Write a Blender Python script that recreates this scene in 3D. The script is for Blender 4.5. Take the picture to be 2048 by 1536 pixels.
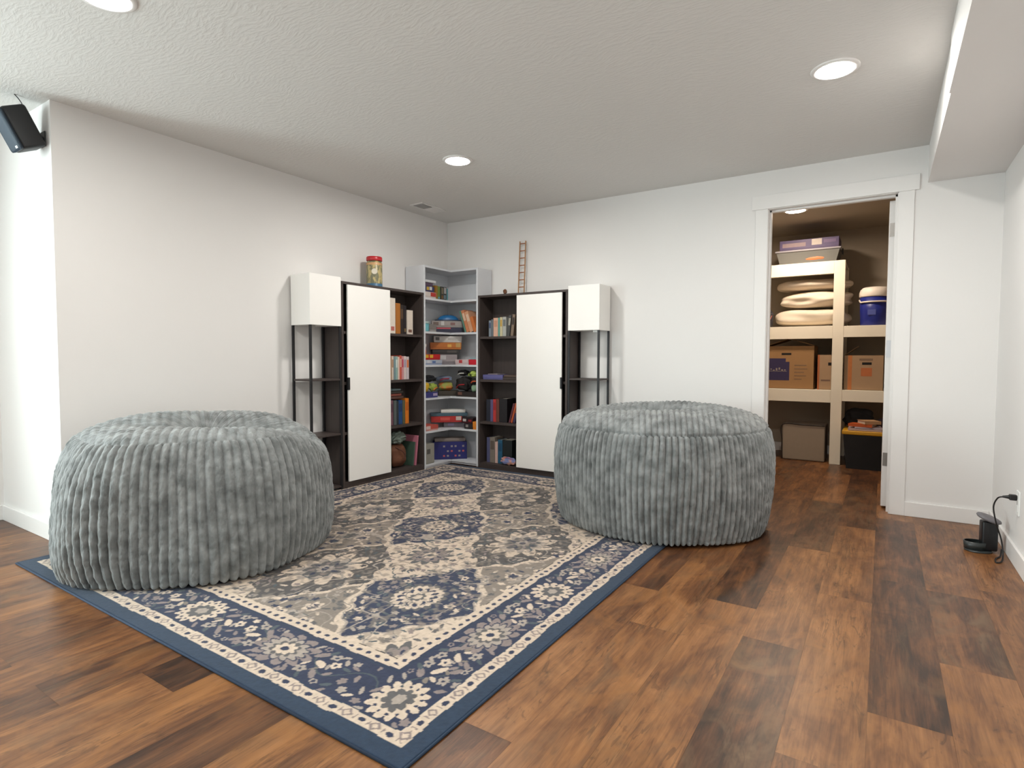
import bpy, bmesh, math, random
import numpy as np
from mathutils import Vector, Matrix, Euler

for _o in list(bpy.data.objects):
    bpy.data.objects.remove(_o)
sc = bpy.context.scene
COL = sc.collection
PI = math.pi
R = math.radians

# ------------------------------------------------------------------ camera
cam_d = bpy.data.cameras.new('camera')
cam = bpy.data.objects.new('camera', cam_d)
COL.objects.link(cam)
cam_d.sensor_fit = 'HORIZONTAL'
cam_d.sensor_width = 36.0
cam_d.lens = 1139.8 * 36.0 / 2048.0
cam_d.clip_start = 0.05
_r = Vector((0.83820878, 0.54534332, 0.00258898))
_u = Vector((-0.0267187, 0.03632482, 0.99898279))
_f = Vector((-0.54469455, 0.83742532, -0.04501865))
CAM = Vector((3.74644, -4.54935, 1.03343))
cam.matrix_world = Matrix(((_r.x, _u.x, -_f.x, CAM.x), (_r.y, _u.y, -_f.y, CAM.y),
                           (_r.z, _u.z, -_f.z, CAM.z), (0, 0, 0, 1)))
sc.camera = cam

# ------------------------------------------------------------------ world, daylight, exposure
W_STRENGTH = 0.02
DAY_POWER = 62.0
DAY_COL = (0.84, 0.99, 1.0)
REAR_FILL_POWER = 20.0
LAMP_STRENGTH = 122.0
LAMP_COL = (1.0, 0.975, 0.92)
CLOSET_LAMP = 150.0
world = bpy.data.worlds.new('world')
sc.world = world
world.use_nodes = True
world.node_tree.nodes['Background'].inputs[0].default_value = (0.8, 0.9, 1.0, 1)
world.node_tree.nodes['Background'].inputs[1].default_value = W_STRENGTH


def area_light(name, loc, rot, sx, sy, power, col):
    d = bpy.data.lights.new(name, 'AREA')
    d.shape = 'RECTANGLE'
    d.size = sx
    d.size_y = sy
    d.energy = power
    d.color = col
    o = bpy.data.objects.new(name, d)
    COL.objects.link(o)
    o.location = loc
    o.rotation_euler = rot
    return o


# daylight through the window in the recessed left wall; rear light is added fill
area_light('daylight_window', (-1.04, -5.4, 1.25), (0, R(-90), 0), 1.55, 1.45, DAY_POWER, DAY_COL)
area_light('rear_fill_light', (-.1, -7.62, 1.45), (R(90), 0, 0), 1.2, 1.15, REAR_FILL_POWER, DAY_COL)

sc.view_settings.view_transform = 'Standard'
try:
    sc.view_settings.look = 'None'
except Exception:
    pass
sc.view_settings.exposure = 1.42
sc.view_settings.gamma = 1.0
sc.view_settings.use_curve_mapping = False


# ------------------------------------------------------------------ helpers
def lin(c):
    c = c / 255.0
    return c / 12.92 if c <= 0.04045 else ((c + 0.055) / 1.055) ** 2.4


def rgb(r, g, b):
    return (lin(r), lin(g), lin(b), 1.0)


_mats = {}


def mat(name, col, rough=0.6, metal=0.0, spec=0.5, noise=0.0, nscale=30.0, bump=0.0, bscale=200.0, sheen=0.0,
        alpha=1.0, trans=0.0, col2=None, stretch=(1, 1, 1)):
    """procedural principled material: base colour with noise variation and a noise bump"""
    if name in _mats:
        return _mats[name]
    m = bpy.data.materials.new(name)
    m.use_nodes = True
    nt = m.node_tree
    b = nt.nodes['Principled BSDF']
    b.inputs['Roughness'].default_value = rough
    b.inputs['Metallic'].default_value = metal
    b.inputs['Specular IOR Level'].default_value = spec
    if sheen:
        b.inputs['Sheen Weight'].default_value = sheen
        b.inputs['Sheen Roughness'].default_value = 0.5
    if alpha < 1:
        b.inputs['Alpha'].default_value = alpha
    if trans:
        b.inputs['Transmission Weight'].default_value = trans
    tc = nt.nodes.new('ShaderNodeTexCoord')
    mp = nt.nodes.new('ShaderNodeMapping')
    mp.inputs['Scale'].default_value = stretch
    nt.links.new(tc.outputs['Object'], mp.inputs['Vector'])
    n = nt.nodes.new('ShaderNodeTexNoise')
    n.inputs['Scale'].default_value = nscale
    n.inputs['Detail'].default_value = 3
    nt.links.new(mp.outputs[0], n.inputs['Vector'])
    mx = nt.nodes.new('ShaderNodeMix')
    mx.data_type = 'RGBA'
    c2 = col2 if col2 else tuple(max(0, min(1, v * (1 - noise))) for v in col[:3]) + (1,)
    mx.inputs[6].default_value = col
    mx.inputs[7].default_value = c2
    if col2:
        rp = nt.nodes.new('ShaderNodeValToRGB')
        rp.color_ramp.elements[0].position = 0.44
        rp.color_ramp.elements[1].position = 0.56
        nt.links.new(n.outputs[0], rp.inputs[0])
        nt.links.new(rp.outputs[0], mx.inputs[0])
    else:
        nt.links.new(n.outputs[0], mx.inputs[0])
    nt.links.new(mx.outputs[2], b.inputs['Base Color'])
    if bump:
        n2 = nt.nodes.new('ShaderNodeTexNoise')
        n2.inputs['Scale'].default_value = bscale
        n2.inputs['Detail'].default_value = 2
        nt.links.new(mp.outputs[0], n2.inputs['Vector'])
        bp = nt.nodes.new('ShaderNodeBump')
        bp.inputs['Strength'].default_value = bump
        bp.inputs['Distance'].default_value = 0.002
        nt.links.new(n2.outputs[0], bp.inputs['Height'])
        nt.links.new(bp.outputs[0], b.inputs['Normal'])
    _mats[name] = m
    return m


def cmat(c, rough=0.55):
    """plain printed / dyed material by 0-255 colour"""
    return mat('print_%02x%02x%02x_%d' % (c[0], c[1], c[2], int(rough * 100)), rgb(*c), rough, noise=0.18, nscale=40)


class B:
    """collects shapes into one bmesh"""

    def __init__(self):
        self.bm = bmesh.new()

    def _add(self, other, M=None):
        if M is not None:
            bmesh.ops.transform(other, matrix=M, verts=other.verts)
        me = bpy.data.meshes.new('tmp')
        other.to_mesh(me)
        other.free()
        self.bm.from_mesh(me)
        bpy.data.meshes.remove(me)

    def box(self, x0, x1, y0, y1, z0, z1, bev=0.0, M=None, seg=2):
        b = bmesh.new()
        bmesh.ops.create_cube(b, size=1.0)
        for v in b.verts:
            v.co = Vector((x0 + (v.co.x + .5) * (x1 - x0), y0 + (v.co.y + .5) * (y1 - y0), z0 + (v.co.z + .5) * (z1 - z0)))
        if bev > 0:
            bmesh.ops.bevel(b, geom=list(b.edges), offset=bev, segments=seg, affect='EDGES', profile=0.5)
        self._add(b, M)
        return self

    def cyl(self, p0, p1, r0, r1=None, seg=20):
        r1 = r0 if r1 is None else r1
        p0, p1 = Vector(p0), Vector(p1)
        d = p1 - p0
        b = bmesh.new()
        bmesh.ops.create_cone(b, cap_ends=True, segments=seg, radius1=r0, radius2=r1, depth=d.length)
        q = Vector((0, 0, 1)).rotation_difference(d.normalized())
        self._add(b, Matrix.Translation((p0 + p1) / 2) @ q.to_matrix().to_4x4())
        return self

    def tube(self, pts, r, seg=8):
        pts = [Vector(p) for p in pts]
        # resample with Catmull-Rom
        P = []
        n = len(pts)
        for i in range(n - 1):
            a = pts[max(0, i - 1)]
            b_ = pts[i]
            c = pts[i + 1]
            d = pts[min(n - 1, i + 2)]
            for k in range(6):
                t = k / 6
                P.append(0.5 * ((2 * b_) + (c - a) * t + (2 * a - 5 * b_ + 4 * c - d) * t * t + (3 * b_ - a - 3 * c + d) * t ** 3))
        P.append(pts[-1])
        bm = self.bm
        prev = None
        up = Vector((0.13, 0.31, 0.94))
        for i, p in enumerate(P):
            t = (P[min(i + 1, len(P) - 1)] - P[max(i - 1, 0)])
            if t.length < 1e-9:
                continue
            t.normalize()
            s = t.cross(up)
            if s.length < 1e-3:
                s = t.cross(Vector((1, 0, 0)))
            s.normalize()
            w = s.cross(t)
            ring = [bm.verts.new(p + r * (math.cos(2 * PI * k / seg) * s + math.sin(2 * PI * k / seg) * w)) for k in range(seg)]
            if prev:
                for k in range(seg):
                    bm.faces.new((prev[k], prev[(k + 1) % seg], ring[(k + 1) % seg], ring[k]))
            else:
                bm.faces.new(ring[::-1])
            prev = ring
        bm.faces.new(prev)
        return self

    def lathe(self, prof, seg=32, M=None, sx=1.0, sy=1.0):
        b = bmesh.new()
        rings = []
        for r, z in prof:
            if r < 1e-6:
                rings.append([b.verts.new((0, 0, z))])
            else:
                rings.append([b.verts.new((r * sx * math.cos(2 * PI * k / seg), r * sy * math.sin(2 * PI * k / seg), z)) for k in range(seg)])
        for a, c in zip(rings[:-1], rings[1:]):
            for k in range(seg):
                k2 = (k + 1) % seg
                if len(a) == 1 and len(c) == 1:
                    continue
                if len(a) == 1:
                    b.faces.new((a[0], c[k2], c[k]))
                elif len(c) == 1:
                    b.faces.new((a[k], a[k2], c[0]))
                else:
                    b.faces.new((a[k], a[k2], c[k2], c[k]))
        bmesh.ops.recalc_face_normals(b, faces=b.faces)
        self._add(b, M)
        return self

    def prism(self, poly, z0, z1, M=None, bev=0.0):
        b = bmesh.new()
        lo = [b.verts.new((x, y, z0)) for x, y in poly]
        hi = [b.verts.new((x, y, z1)) for x, y in poly]
        n = len(poly)
        b.faces.new(lo[::-1])
        b.faces.new(hi)
        for i in range(n):
            b.faces.new((lo[i], lo[(i + 1) % n], hi[(i + 1) % n], hi[i]))
        bmesh.ops.recalc_face_normals(b, faces=b.faces)
        if bev:
            bmesh.ops.bevel(b, geom=list(b.edges), offset=bev, segments=2, affect='EDGES', profile=0.5)
        self._add(b, M)
        return self

    def blob(self, c, rad, seed=0, amp=0.15, freq=1.6, sub=4, squash=2.0, M=None):
        """soft lumpy cushion shape: superellipsoid with folds"""
        b = bmesh.new()
        bmesh.ops.create_icosphere(b, subdivisions=sub, radius=1.0)
        rnd = random.Random(seed)
        dirs = [(Vector((rnd.gauss(0, 1), rnd.gauss(0, 1), rnd.gauss(0, 1))) * freq, rnd.random() * 6.28) for _ in range(7)]
        for v in b.verts:
            p = v.co.copy()
            s = (abs(p.x) ** squash + abs(p.y) ** squash + abs(p.z) ** squash) ** (-1.0 / squash)
            p *= s
            k = 1.0 + amp * sum(math.sin(p.dot(d) * 2.2 + f) for d, f in dirs) / 5.0
            v.co = Vector((p.x * rad[0] * k, p.y * rad[1] * k, p.z * rad[2] * k))
        zmin = min(v.co.z for v in b.verts)
        for v in b.verts:
            v.co.z -= zmin - .001
        self._add(b, Matrix.Translation(Vector(c)) @ (M if M is not None else Matrix()))
        return self


def link(name, me, material, parent=None, smooth=False):
    me.name = name
    o = bpy.data.objects.new(name, me)
    COL.objects.link(o)
    if material is not None:
        me.materials.append(material)
    if smooth:
        me.polygons.foreach_set('use_smooth', [True] * len(me.polygons))
    if parent is not None:
        o.parent = parent
    return o


def part(name, b, material, parent=None, smooth=False, label=None):
    me = bpy.data.meshes.new(name)
    b.bm.to_mesh(me)
    b.bm.free()
    o = link(name, me, material, parent, smooth)
    if label:
        o['label'] = label
    return o


def thing(name, label, cat, loc=(0, 0, 0), rz=0.0, group=None, tilt=0.0, tiltx=0.0):
    o = bpy.data.objects.new(name, None)
    o.empty_display_size = 0.05
    COL.objects.link(o)
    o.location = loc
    o.rotation_euler = (tiltx, tilt, rz)
    o['label'] = label
    o['category'] = cat
    if group:
        o['group'] = group
    return o


def tag(o, label, cat, group=None):
    o['label'] = label
    o['category'] = cat
    if group:
        o['group'] = group
    return o


def struct(name, b, material, parent=None, label=None, cat=None):
    o = part(name, b, material, parent)
    o['kind'] = 'structure'
    if label:
        o['label'] = label
    if cat:
        o['category'] = cat
    return o


# ------------------------------------------------------------------ materials
def wall_paint(name, col, bump=0.05):
    return mat(name, col, 0.75, spec=0.25, noise=0.02, nscale=3, bump=bump, bscale=90)


M_WALL = wall_paint('wall_paint', rgb(232, 229, 227))
M_TRIM = mat('trim_paint', rgb(234, 231, 229), 0.45, spec=0.4, noise=0.02, nscale=5)
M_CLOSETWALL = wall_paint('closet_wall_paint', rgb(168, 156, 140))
M_WHITE = mat('white_laminate', rgb(246, 243, 239), 0.45, spec=0.4, noise=0.02, nscale=6)
M_SHELFW = mat('shelf_white_board', rgb(214, 215, 219), 0.5, spec=0.4, noise=0.03, nscale=8)
M_DARK = mat('dark_wood_laminate', rgb(76, 66, 63), 0.5, spec=0.35, noise=0.35, nscale=9, stretch=(8, 8, 0.6), bump=0.05, bscale=60)
M_BLACKM = mat('black_metal', rgb(34, 33, 36), 0.45, metal=0.3, noise=0.1)
M_STEEL = mat('satin_nickel', rgb(150, 146, 142), 0.4, metal=0.7, noise=0.08)
M_PAGES = mat('paper_pages', rgb(212, 203, 188), 0.8, noise=0.12, nscale=4, stretch=(250, 1, 1))
M_LUMBER = mat('painted_lumber', rgb(236, 226, 206), 0.55, noise=0.05, nscale=6, stretch=(1, 1, 1), bump=0.12, bscale=35)
M_CARD = mat('cardboard', rgb(160, 122, 82), 0.8, spec=0.2, noise=0.1, nscale=12, bump=0.05)
M_CARD2 = mat('grey_cardboard', rgb(168, 138, 108), 0.8, spec=0.2, noise=0.1, nscale=12, bump=0.05)


def ceiling_material():
    m = bpy.data.materials.new('ceiling_texture_paint')
    m.use_nodes = True
    nt = m.node_tree
    b = nt.nodes['Principled BSDF']
    b.inputs['Base Color'].default_value = rgb(222, 220, 217)
    b.inputs['Roughness'].default_value = 0.8
    b.inputs['Specular IOR Level'].default_value = 0.25
    tc = nt.nodes.new('ShaderNodeTexCoord')
    # brushed drywall compound: warped coordinates stretched along patches of stroke direction
    n0 = nt.nodes.new('ShaderNodeTexNoise')
    n0.inputs['Scale'].default_value = 3.0
    nt.links.new(tc.outputs['Object'], n0.inputs['Vector'])
    ad = nt.nodes.new('ShaderNodeVectorMath')
    ad.operation = 'MULTIPLY_ADD'
    nt.links.new(n0.outputs['Color'], ad.inputs[0])
    ad.inputs[1].default_value = (0.16, 0.16, 0)
    nt.links.new(tc.outputs['Object'], ad.inputs[2])
    mp = nt.nodes.new('ShaderNodeMapping')
    mp.inputs['Rotation'].default_value = (0, 0, R(-38))
    mp.inputs['Scale'].default_value = (20, 78, 20)
    nt.links.new(ad.outputs[0], mp.inputs['Vector'])
    n1 = nt.nodes.new('ShaderNodeTexNoise')
    n1.inputs['Scale'].default_value = 1.0
    n1.inputs['Detail'].default_value = 4
    n1.inputs['Roughness'].default_value = 0.55
    nt.links.new(mp.outputs[0], n1.inputs['Vector'])
    rp = nt.nodes.new('ShaderNodeValToRGB')
    rp.color_ramp.elements[0].position = 0.42
    rp.color_ramp.elements[1].position = 0.66
    nt.links.new(n1.outputs[0], rp.inputs[0])
    bp = nt.nodes.new('ShaderNodeBump')
    bp.inputs['Strength'].default_value = 0.17
    bp.inputs['Distance'].default_value = 0.006
    nt.links.new(rp.outputs[0], bp.inputs['Height'])
    nt.links.new(bp.outputs[0], b.inputs['Normal'])
    return m


M_CEIL = ceiling_material()


def floor_material():
    m = bpy.data.materials.new('vinyl_plank_wood')
    m.use_nodes = True
    nt = m.node_tree
    N = nt.nodes
    L = nt.links.new
    b = N['Principled BSDF']
    uv = N.new('ShaderNodeUVMap')
    uv.uv_map = 'plank'
    at = N.new('ShaderNodeAttribute')
    at.attribute_name = 'tone'          # R tone, G random, B grey amount
    sep = N.new('ShaderNodeSeparateColor')
    L(at.outputs['Color'], sep.inputs[0])
    sxyz = N.new('ShaderNodeSeparateXYZ')
    L(uv.outputs[0], sxyz.inputs[0])

    def math_(op, a, c=None):
        n = N.new('ShaderNodeMath')
        n.operation = op
        for i, v in enumerate((a, c)):
            if v is None:
                continue
            if isinstance(v, (int, float)):
                n.inputs[i].default_value = v
            else:
                L(v, n.inputs[i])
        return n.outputs[0]

    off = math_('MULTIPLY', sep.outputs[1], 37.0)
    cb = N.new('ShaderNodeCombineXYZ')
    L(sxyz.outputs[0], cb.inputs[0])
    L(sxyz.outputs[1], cb.inputs[1])
    L(off, cb.inputs[2])

    def noise(scale, sx, sy, det=3, rough=.55, dist=0.0):
        mp = N.new('ShaderNodeMapping')
        mp.inputs['Scale'].default_value = (sx, sy, 1)
        L(cb.outputs[0], mp.inputs['Vector'])
        n = N.new('ShaderNodeTexNoise')
        n.inputs['Scale'].default_value = scale
        n.inputs['Detail'].default_value = det
        n.inputs['Roughness'].default_value = rough
        n.inputs['Distortion'].default_value = dist
        L(mp.outputs[0], n.inputs['Vector'])
        return n.outputs[0]

    grain = noise(1.0, 55, 4.5, 5, .62, 0.6)
    fine = noise(1.0, 260, 9, 2, .5)
    patch = noise(1.0, 7, 2.4, 4, .6, 0.9)
    patch2 = noise(1.0, 9, 3.2, 3, .6, 1.4)
    # tone = plank tone + patches + grain
    t = math_('ADD', sep.outputs[0], math_('MULTIPLY', math_('SUBTRACT', patch, .5), 1.1))
    t = math_('ADD', t, math_('MULTIPLY', math_('SUBTRACT', grain, .5), 0.75))
    t = math_('ADD', t, math_('MULTIPLY', math_('SUBTRACT', fine, .5), 0.22))
    rp = N.new('ShaderNodeValToRGB')
    cr = rp.color_ramp
    cr.elements[0].position = 0.08
    cr.elements[0].color = rgb(43, 24, 12)
    cr.elements[1].position = 0.95
    cr.elements[1].color = rgb(161, 112, 70)
    for p_, c_ in ((0.30, rgb(81, 49, 28)), (0.50, rgb(109, 69, 39)), (0.70, rgb(136, 91, 53))):
        e = cr.elements.new(p_)
        e.color = c_
    L(t, rp.inputs[0])
    # greyed, weathered patches
    gr = N.new('ShaderNodeValToRGB')
    gr.color_ramp.elements[0].position = 0.48
    gr.color_ramp.elements[1].position = 0.72
    L(patch2, gr.inputs[0])
    gm = math_('MULTIPLY', gr.outputs[0], sep.outputs[2])
    mx = N.new('ShaderNodeMix')
    mx.data_type = 'RGBA'
    L(gm, mx.inputs[0])
    L(rp.outputs[0], mx.inputs[6])
    mx.inputs[7].default_value = rgb(104, 79, 55)
    # dark knots and cracks
    kn = noise(1.0, 16, 5, 4, .7, 2.2)
    kr = N.new('ShaderNodeValToRGB')
    kr.color_ramp.elements[0].position = 0.30
    kr.color_ramp.elements[0].color = (1, 1, 1, 1)
    kr.color_ramp.elements[1].position = 0.40
    kr.color_ramp.elements[1].color = (0, 0, 0, 1)
    L(kn, kr.inputs[0])
    mk = N.new('ShaderNodeMix')
    mk.data_type = 'RGBA'
    L(math_('MULTIPLY', kr.outputs[0], 0.55), mk.inputs[0])
    L(mx.outputs[2], mk.inputs[6])
    mk.inputs[7].default_value = rgb(49, 29, 15)
    # thin dark cracks and saw marks, in clusters
    v1 = noise(1.0, 30, 2.2, 3, .55, 1.0)
    v2 = noise(1.0, 5, 2.0, 2, .5, 0.5)
    ln = math_('LESS_THAN', math_('ABSOLUTE', math_('SUBTRACT', v1, .5)), .018)
    cl = N.new('ShaderNodeValToRGB')
    cl.color_ramp.elements[0].position = 0.46
    cl.color_ramp.elements[1].position = 0.60
    L(v2, cl.inputs[0])
    mv = N.new('ShaderNodeMix')
    mv.data_type = 'RGBA'
    L(math_('MULTIPLY', math_('MULTIPLY', ln, cl.outputs[0]), .45), mv.inputs[0])
    L(mk.outputs[2], mv.inputs[6])
    mv.inputs[7].default_value = rgb(53, 33, 18)
    # broad sanded patches, warmer and lighter
    v3 = noise(1.0, 4.5, 3.2, 3, .55, 1.8)
    wr = N.new('ShaderNodeValToRGB')
    wr.color_ramp.elements[0].position = 0.55
    wr.color_ramp.elements[1].position = 0.70
    L(v3, wr.inputs[0])
    mw = N.new('ShaderNodeMix')
    mw.data_type = 'RGBA'
    L(math_('MULTIPLY', math_('MULTIPLY', wr.outputs[0], sep.outputs[0]), .75), mw.inputs[0])
    L(mv.outputs[2], mw.inputs[6])
    mw.inputs[7].default_value = rgb(145, 95, 48)
    L(mw.outputs[2], b.inputs['Base Color'])
    b.inputs['Roughness'].default_value = 0.37
    b.inputs['Specular IOR Level'].default_value = 0.48
    bp = N.new('ShaderNodeBump')
    bp.inputs['Strength'].default_value = 0.18
    bp.inputs['Distance'].default_value = 0.0015
    L(grain, bp.inputs['Height'])
    L(bp.outputs[0], b.inputs['Normal'])
    return m


M_FLOOR = floor_material()

# ------------------------------------------------------------------ room shell
H = 2.40
XR = 4.335            # right wall
XL = -0.925           # recessed left wall
YB = -7.5             # rear wall
YE = -3.30            # outer corner where the left wall ends
DX0, DX1, DZ = 3.02, 3.80, 2.122     # door opening
CY1 = 2.50            # closet back wall
CX0, CX1 = 1.95, 4.25


def build_floor():
    rnd = random.Random(11)
    w = 0.2
    verts, faces, uvs, tones = [], [], [], []
    # planks whose place and tone can be read in the photograph: (column x0, y0, y1, tone, grey)
    fixed = [(3.735, -2.615, -1.394, 0.27, 0.35), (3.335, -3.55, -2.33, 0.30, 0.9), (3.135, -2.06, -0.86, 0.26, 0.3),
             (3.335, -2.33, -1.1, 0.56, 0.2), (3.135, -3.28, -2.06, 0.64, 0.5), (3.535, -2.95, -1.73, 0.62, 0.3),
             (3.935, -2.16, -1.43, 0.40, 1.0), (3.935, -3.40, -2.16, 0.66, 0.2), (3.735, -3.85, -2.615, 0.66, 0.2),
             (4.135, -2.6, -1.3, 0.56, 0.5), (3.535, -1.73, -0.5, 0.56, 0.3), (2.935, -2.45, -1.2, 0.60, 0.5),
             (2.735, -3.3, -2.1, 0.60, 0.3), (2.935, -3.7, -2.45, 0.62, 0.5),
             (2.135, -4.6, -3.50, 0.25, 0.3), (1.735, -3.68, -2.9, 0.20, 0.2), (1.735, -4.9, -3.68, 0.62, 0.5),
             (1.935, -4.3, -3.10, 0.60, 0.2), (2.335, -4.4, -3.2, 0.62, 0.5), (2.535, -4.2, -3.1, 0.62, 0.2),
             (1.535, -3.9, -2.8, 0.36, 0.5), (1.335, -4.1, -3.0, 0.55, 0.4), (1.135, -3.9, -2.9, 0.40, 0.8)]
    x0 = 3.335 - w * 22
    col = 0
    while x0 < CX1 + 0.2:
        xa, xb = x0, x0 + w
        segs = []
        mine = sorted([f for f in fixed if abs(f[0] - x0) < 0.05], key=lambda f: f[1])
        y = YB - rnd.random() * 1.2
        yend = CY1 + 0.1
        k = 0
        while y < yend:
            if k < len(mine) and y >= mine[k][1] - 0.35:
                ya, yb, tn, gy = mine[k][1], mine[k][2], mine[k][3], mine[k][4]
                if segs and segs[-1][1] < ya - 1e-6 or (segs and segs[-1][1] > ya):
                    segs[-1] = (segs[-1][0], ya, segs[-1][2], segs[-1][3])
                segs.append((ya, yb, tn, gy))
                y = yb
                k += 1
            else:
                ln = 1.22 if rnd.random() < .8 else 0.7
                segs.append((y, y + ln, rnd.choice((0.3, 0.42, 0.5, 0.56, 0.6)), rnd.choice((0.1, 0.3, 0.5, 0.8))))
                y += ln
        for ya, yb, tn, gy in segs:
            ya, yb = max(ya, YB - .1), min(yb, yend)
            xa2, xb2 = max(xa, XL - .1), min(xb, CX1 + .1)
            if yb - ya < 0.01 or xb2 - xa2 < 0.01:
                continue
            g = rnd.random()
            i = len(verts)
            e = 0.0003
            zz = 0.0
            verts += [(xa2 + e, ya + e, zz), (xb2 - e, ya + e, zz), (xb2 - e, yb - e, zz), (xa2 + e, yb - e, zz)]
            faces.append((i, i + 1, i + 2, i + 3))
            o = g * 20
            uvs += [(xa2 - xa, ya + o), (xb2 - xa, ya + o), (xb2 - xa, yb + o), (xa2 - xa, yb + o)]
            tones += [(tn, g, gy, 1)] * 4
        x0 += w
        col += 1
    # the dark bed under the joints
    i = len(verts)
    xa, xb, ya, yb = XL - .1, CX1 + .1, YB - .1, CY1 + .1
    verts += [(xa, ya, -0.001), (xb, ya, -0.001), (xb, yb, -0.001), (xa, yb, -0.001),
              (xa, ya, -0.06), (xb, ya, -0.06), (xb, yb, -0.06), (xa, yb, -0.06)]
    faces += [(i, i + 1, i + 2, i + 3), (i + 7, i + 6, i + 5, i + 4), (i, i + 4, i + 5, i + 1), (i + 1, i + 5, i + 6, i + 2),
              (i + 2, i + 6, i + 7, i + 3), (i + 3, i + 7, i + 4, i)]
    uvs += [(0, 0)] * 24
    tones += [(0.3, 0, 0, 1)] * 8
    me = bpy.data.meshes.new('floor')
    me.from_pydata(verts, [], faces)
    uvl = me.uv_layers.new(name='plank')
    uvl.data.foreach_set('uv', np.array(uvs, dtype=np.float32).ravel())
    ca = me.color_attributes.new('tone', 'FLOAT_COLOR', 'POINT')
    ca.data.foreach_set('color', np.array(tones, dtype=np.float32).ravel())
    o = link('floor', me, M_FLOOR)
    o['kind'] = 'structure'
    return o


build_floor()
T = 0.12
struct('ceiling', B().box(XL - .15, XR + .2, YB - .15, 0.0, H, H + .1), M_CEIL)
struct('wall_left', B().box(-T, 0, YE, T, 0, H), M_WALL)
struct('wall_left_return', B().box(XL - T, -T, YE, YE + T, 0, H), M_WALL)
# recessed left wall with the daylight window opening
struct('wall_left_recess', B().box(XL - T, XL, YB, -6.2, 0, H).box(XL - T, XL, -4.6, YE + T, 0, H)
       .box(XL - T, XL, -6.2, -4.6, 0, .45).box(XL - T, XL, -6.2, -4.6, 2.05, H), M_WALL)
struct('wall_back', B().box(-T, DX0 - .02, 0, T, 0, H).box(DX1 + .02, XR + T, 0, T, 0, H)
       .box(DX0 - .02, DX1 + .02, 0, T, DZ + .02, H), M_WALL)
struct('wall_right', B().box(XR, XR + T, YB, 0, 0, H), M_WALL)
struct('wall_rear', B().box(XL - T, -.75, YB - T, YB, 0, H).box(.55, XR + T, YB - T, YB, 0, H)
       .box(-.75, .55, YB - T, YB, 0, .85).box(-.75, .55, YB - T, YB, 2.05, H), M_WALL)
struct('ceiling_soffit', B().box(3.957, XR, -1.48, 0, 2.163, H).box(3.950, XR, YB, -1.48, 2.156, H), M_WALL)
# window frames beside the camera, and an invented one around the rear fill
w1 = B()
for a, b_ in ((-6.2, -6.15), (-5.425, -5.375), (-4.65, -4.6)):
    w1.box(XL - .1, XL - .03, a, b_, .45, 2.05)
w1.box(XL - .1, XL - .03, -6.2, -4.6, .45, .5).box(XL - .1, XL - .03, -6.2, -4.6, 2.0, 2.05)
struct('window_1', w1, M_TRIM)
w2 = B()
for a, b_ in ((-.75, -.70), (-.125, -.075), (.5, .55)):
    w2.box(a, b_, YB - .1, YB - .03, .85, 2.05)
w2.box(-.75, .55, YB - .1, YB - .03, .85, .9).box(-.75, .55, YB - .1, YB - .03, 2.0, 2.05)
struct('added_rear_window', w2, M_TRIM)

# storage room behind the doorway
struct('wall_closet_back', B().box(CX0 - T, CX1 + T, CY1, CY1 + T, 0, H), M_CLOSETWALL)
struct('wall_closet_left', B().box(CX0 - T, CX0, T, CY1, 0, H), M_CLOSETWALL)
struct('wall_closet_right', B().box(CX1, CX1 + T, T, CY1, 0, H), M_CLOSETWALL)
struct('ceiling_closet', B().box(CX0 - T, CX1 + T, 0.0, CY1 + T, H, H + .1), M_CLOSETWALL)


def baseboard(name, x0, x1, y0, y1, axis):
    """flat board with an eased top edge, 9 cm tall"""
    b = B().box(x0, x1, y0, y1, 0, .095, bev=0.003)
    return struct(name, b, M_TRIM)


BT = 0.014
baseboard('baseboard_left', 0, BT, YE, -0.0, 1)
baseboard('baseboard_left_return', XL + BT, BT, YE - BT, YE, 0)
baseboard('baseboard_left_recess', XL, XL + BT, YB, YE, 1)
baseboard('baseboard_back', BT, DX0 - .09, -BT, 0, 0)
baseboard('baseboard_back_right', DX1 + .09, XR - BT, -BT, 0, 0)
baseboard('baseboard_right', XR - BT, XR, YB, 0, 1)
baseboard('baseboard_closet_back', CX0, CX1, CY1 - BT, CY1, 0)

# door casing and jamb
struct('trim_1', B().box(DX0 - .09, DX0 - .004, -.010, 0, 0, DZ + .004, bev=.002), M_TRIM)
struct('trim_2', B().box(DX1 + .004, DX1 + .09, -.010, 0, 0, DZ + .004, bev=.002), M_TRIM)
struct('trim_3', B().box(DX0 - .115, DX1 + .115, -.014, 0, DZ + .004, DZ + .104, bev=.002), M_TRIM)
struct('trim_4', B().box(DX0 - .02, DX0, -.001, T + .001, 0, DZ + .02).box(DX1, DX1 + .02, -.001, T + .001, 0, DZ + .02)
       .box(DX0 - .02, DX1 + .02, -.001, T + .001, DZ, DZ + .02)
       .box(DX0, DX0 + .012, .045, .085, 0, DZ).box(DX1 - .012, DX1, .045, .085, 0, DZ).box(DX0, DX1, .045, .085, DZ - .012, DZ), M_TRIM)
# open door leaf, swung back into the storage room
door = struct('door_1', B().box(3.757, 3.793, .128, .885, .018, 2.105, bev=.002), M_TRIM)
for hz, hh, mm in ((1.91, .045, M_STEEL), (1.105, .058, M_SHELFW), (.345, .045, M_STEEL)):
    h = part('hinge', B().box(3.7615, 3.7935, .1245, .1285, hz - hh, hz + hh).cyl((3.796, .123, hz - hh - .002), (3.796, .123, hz + hh + .002), .005), mm, door)


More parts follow.
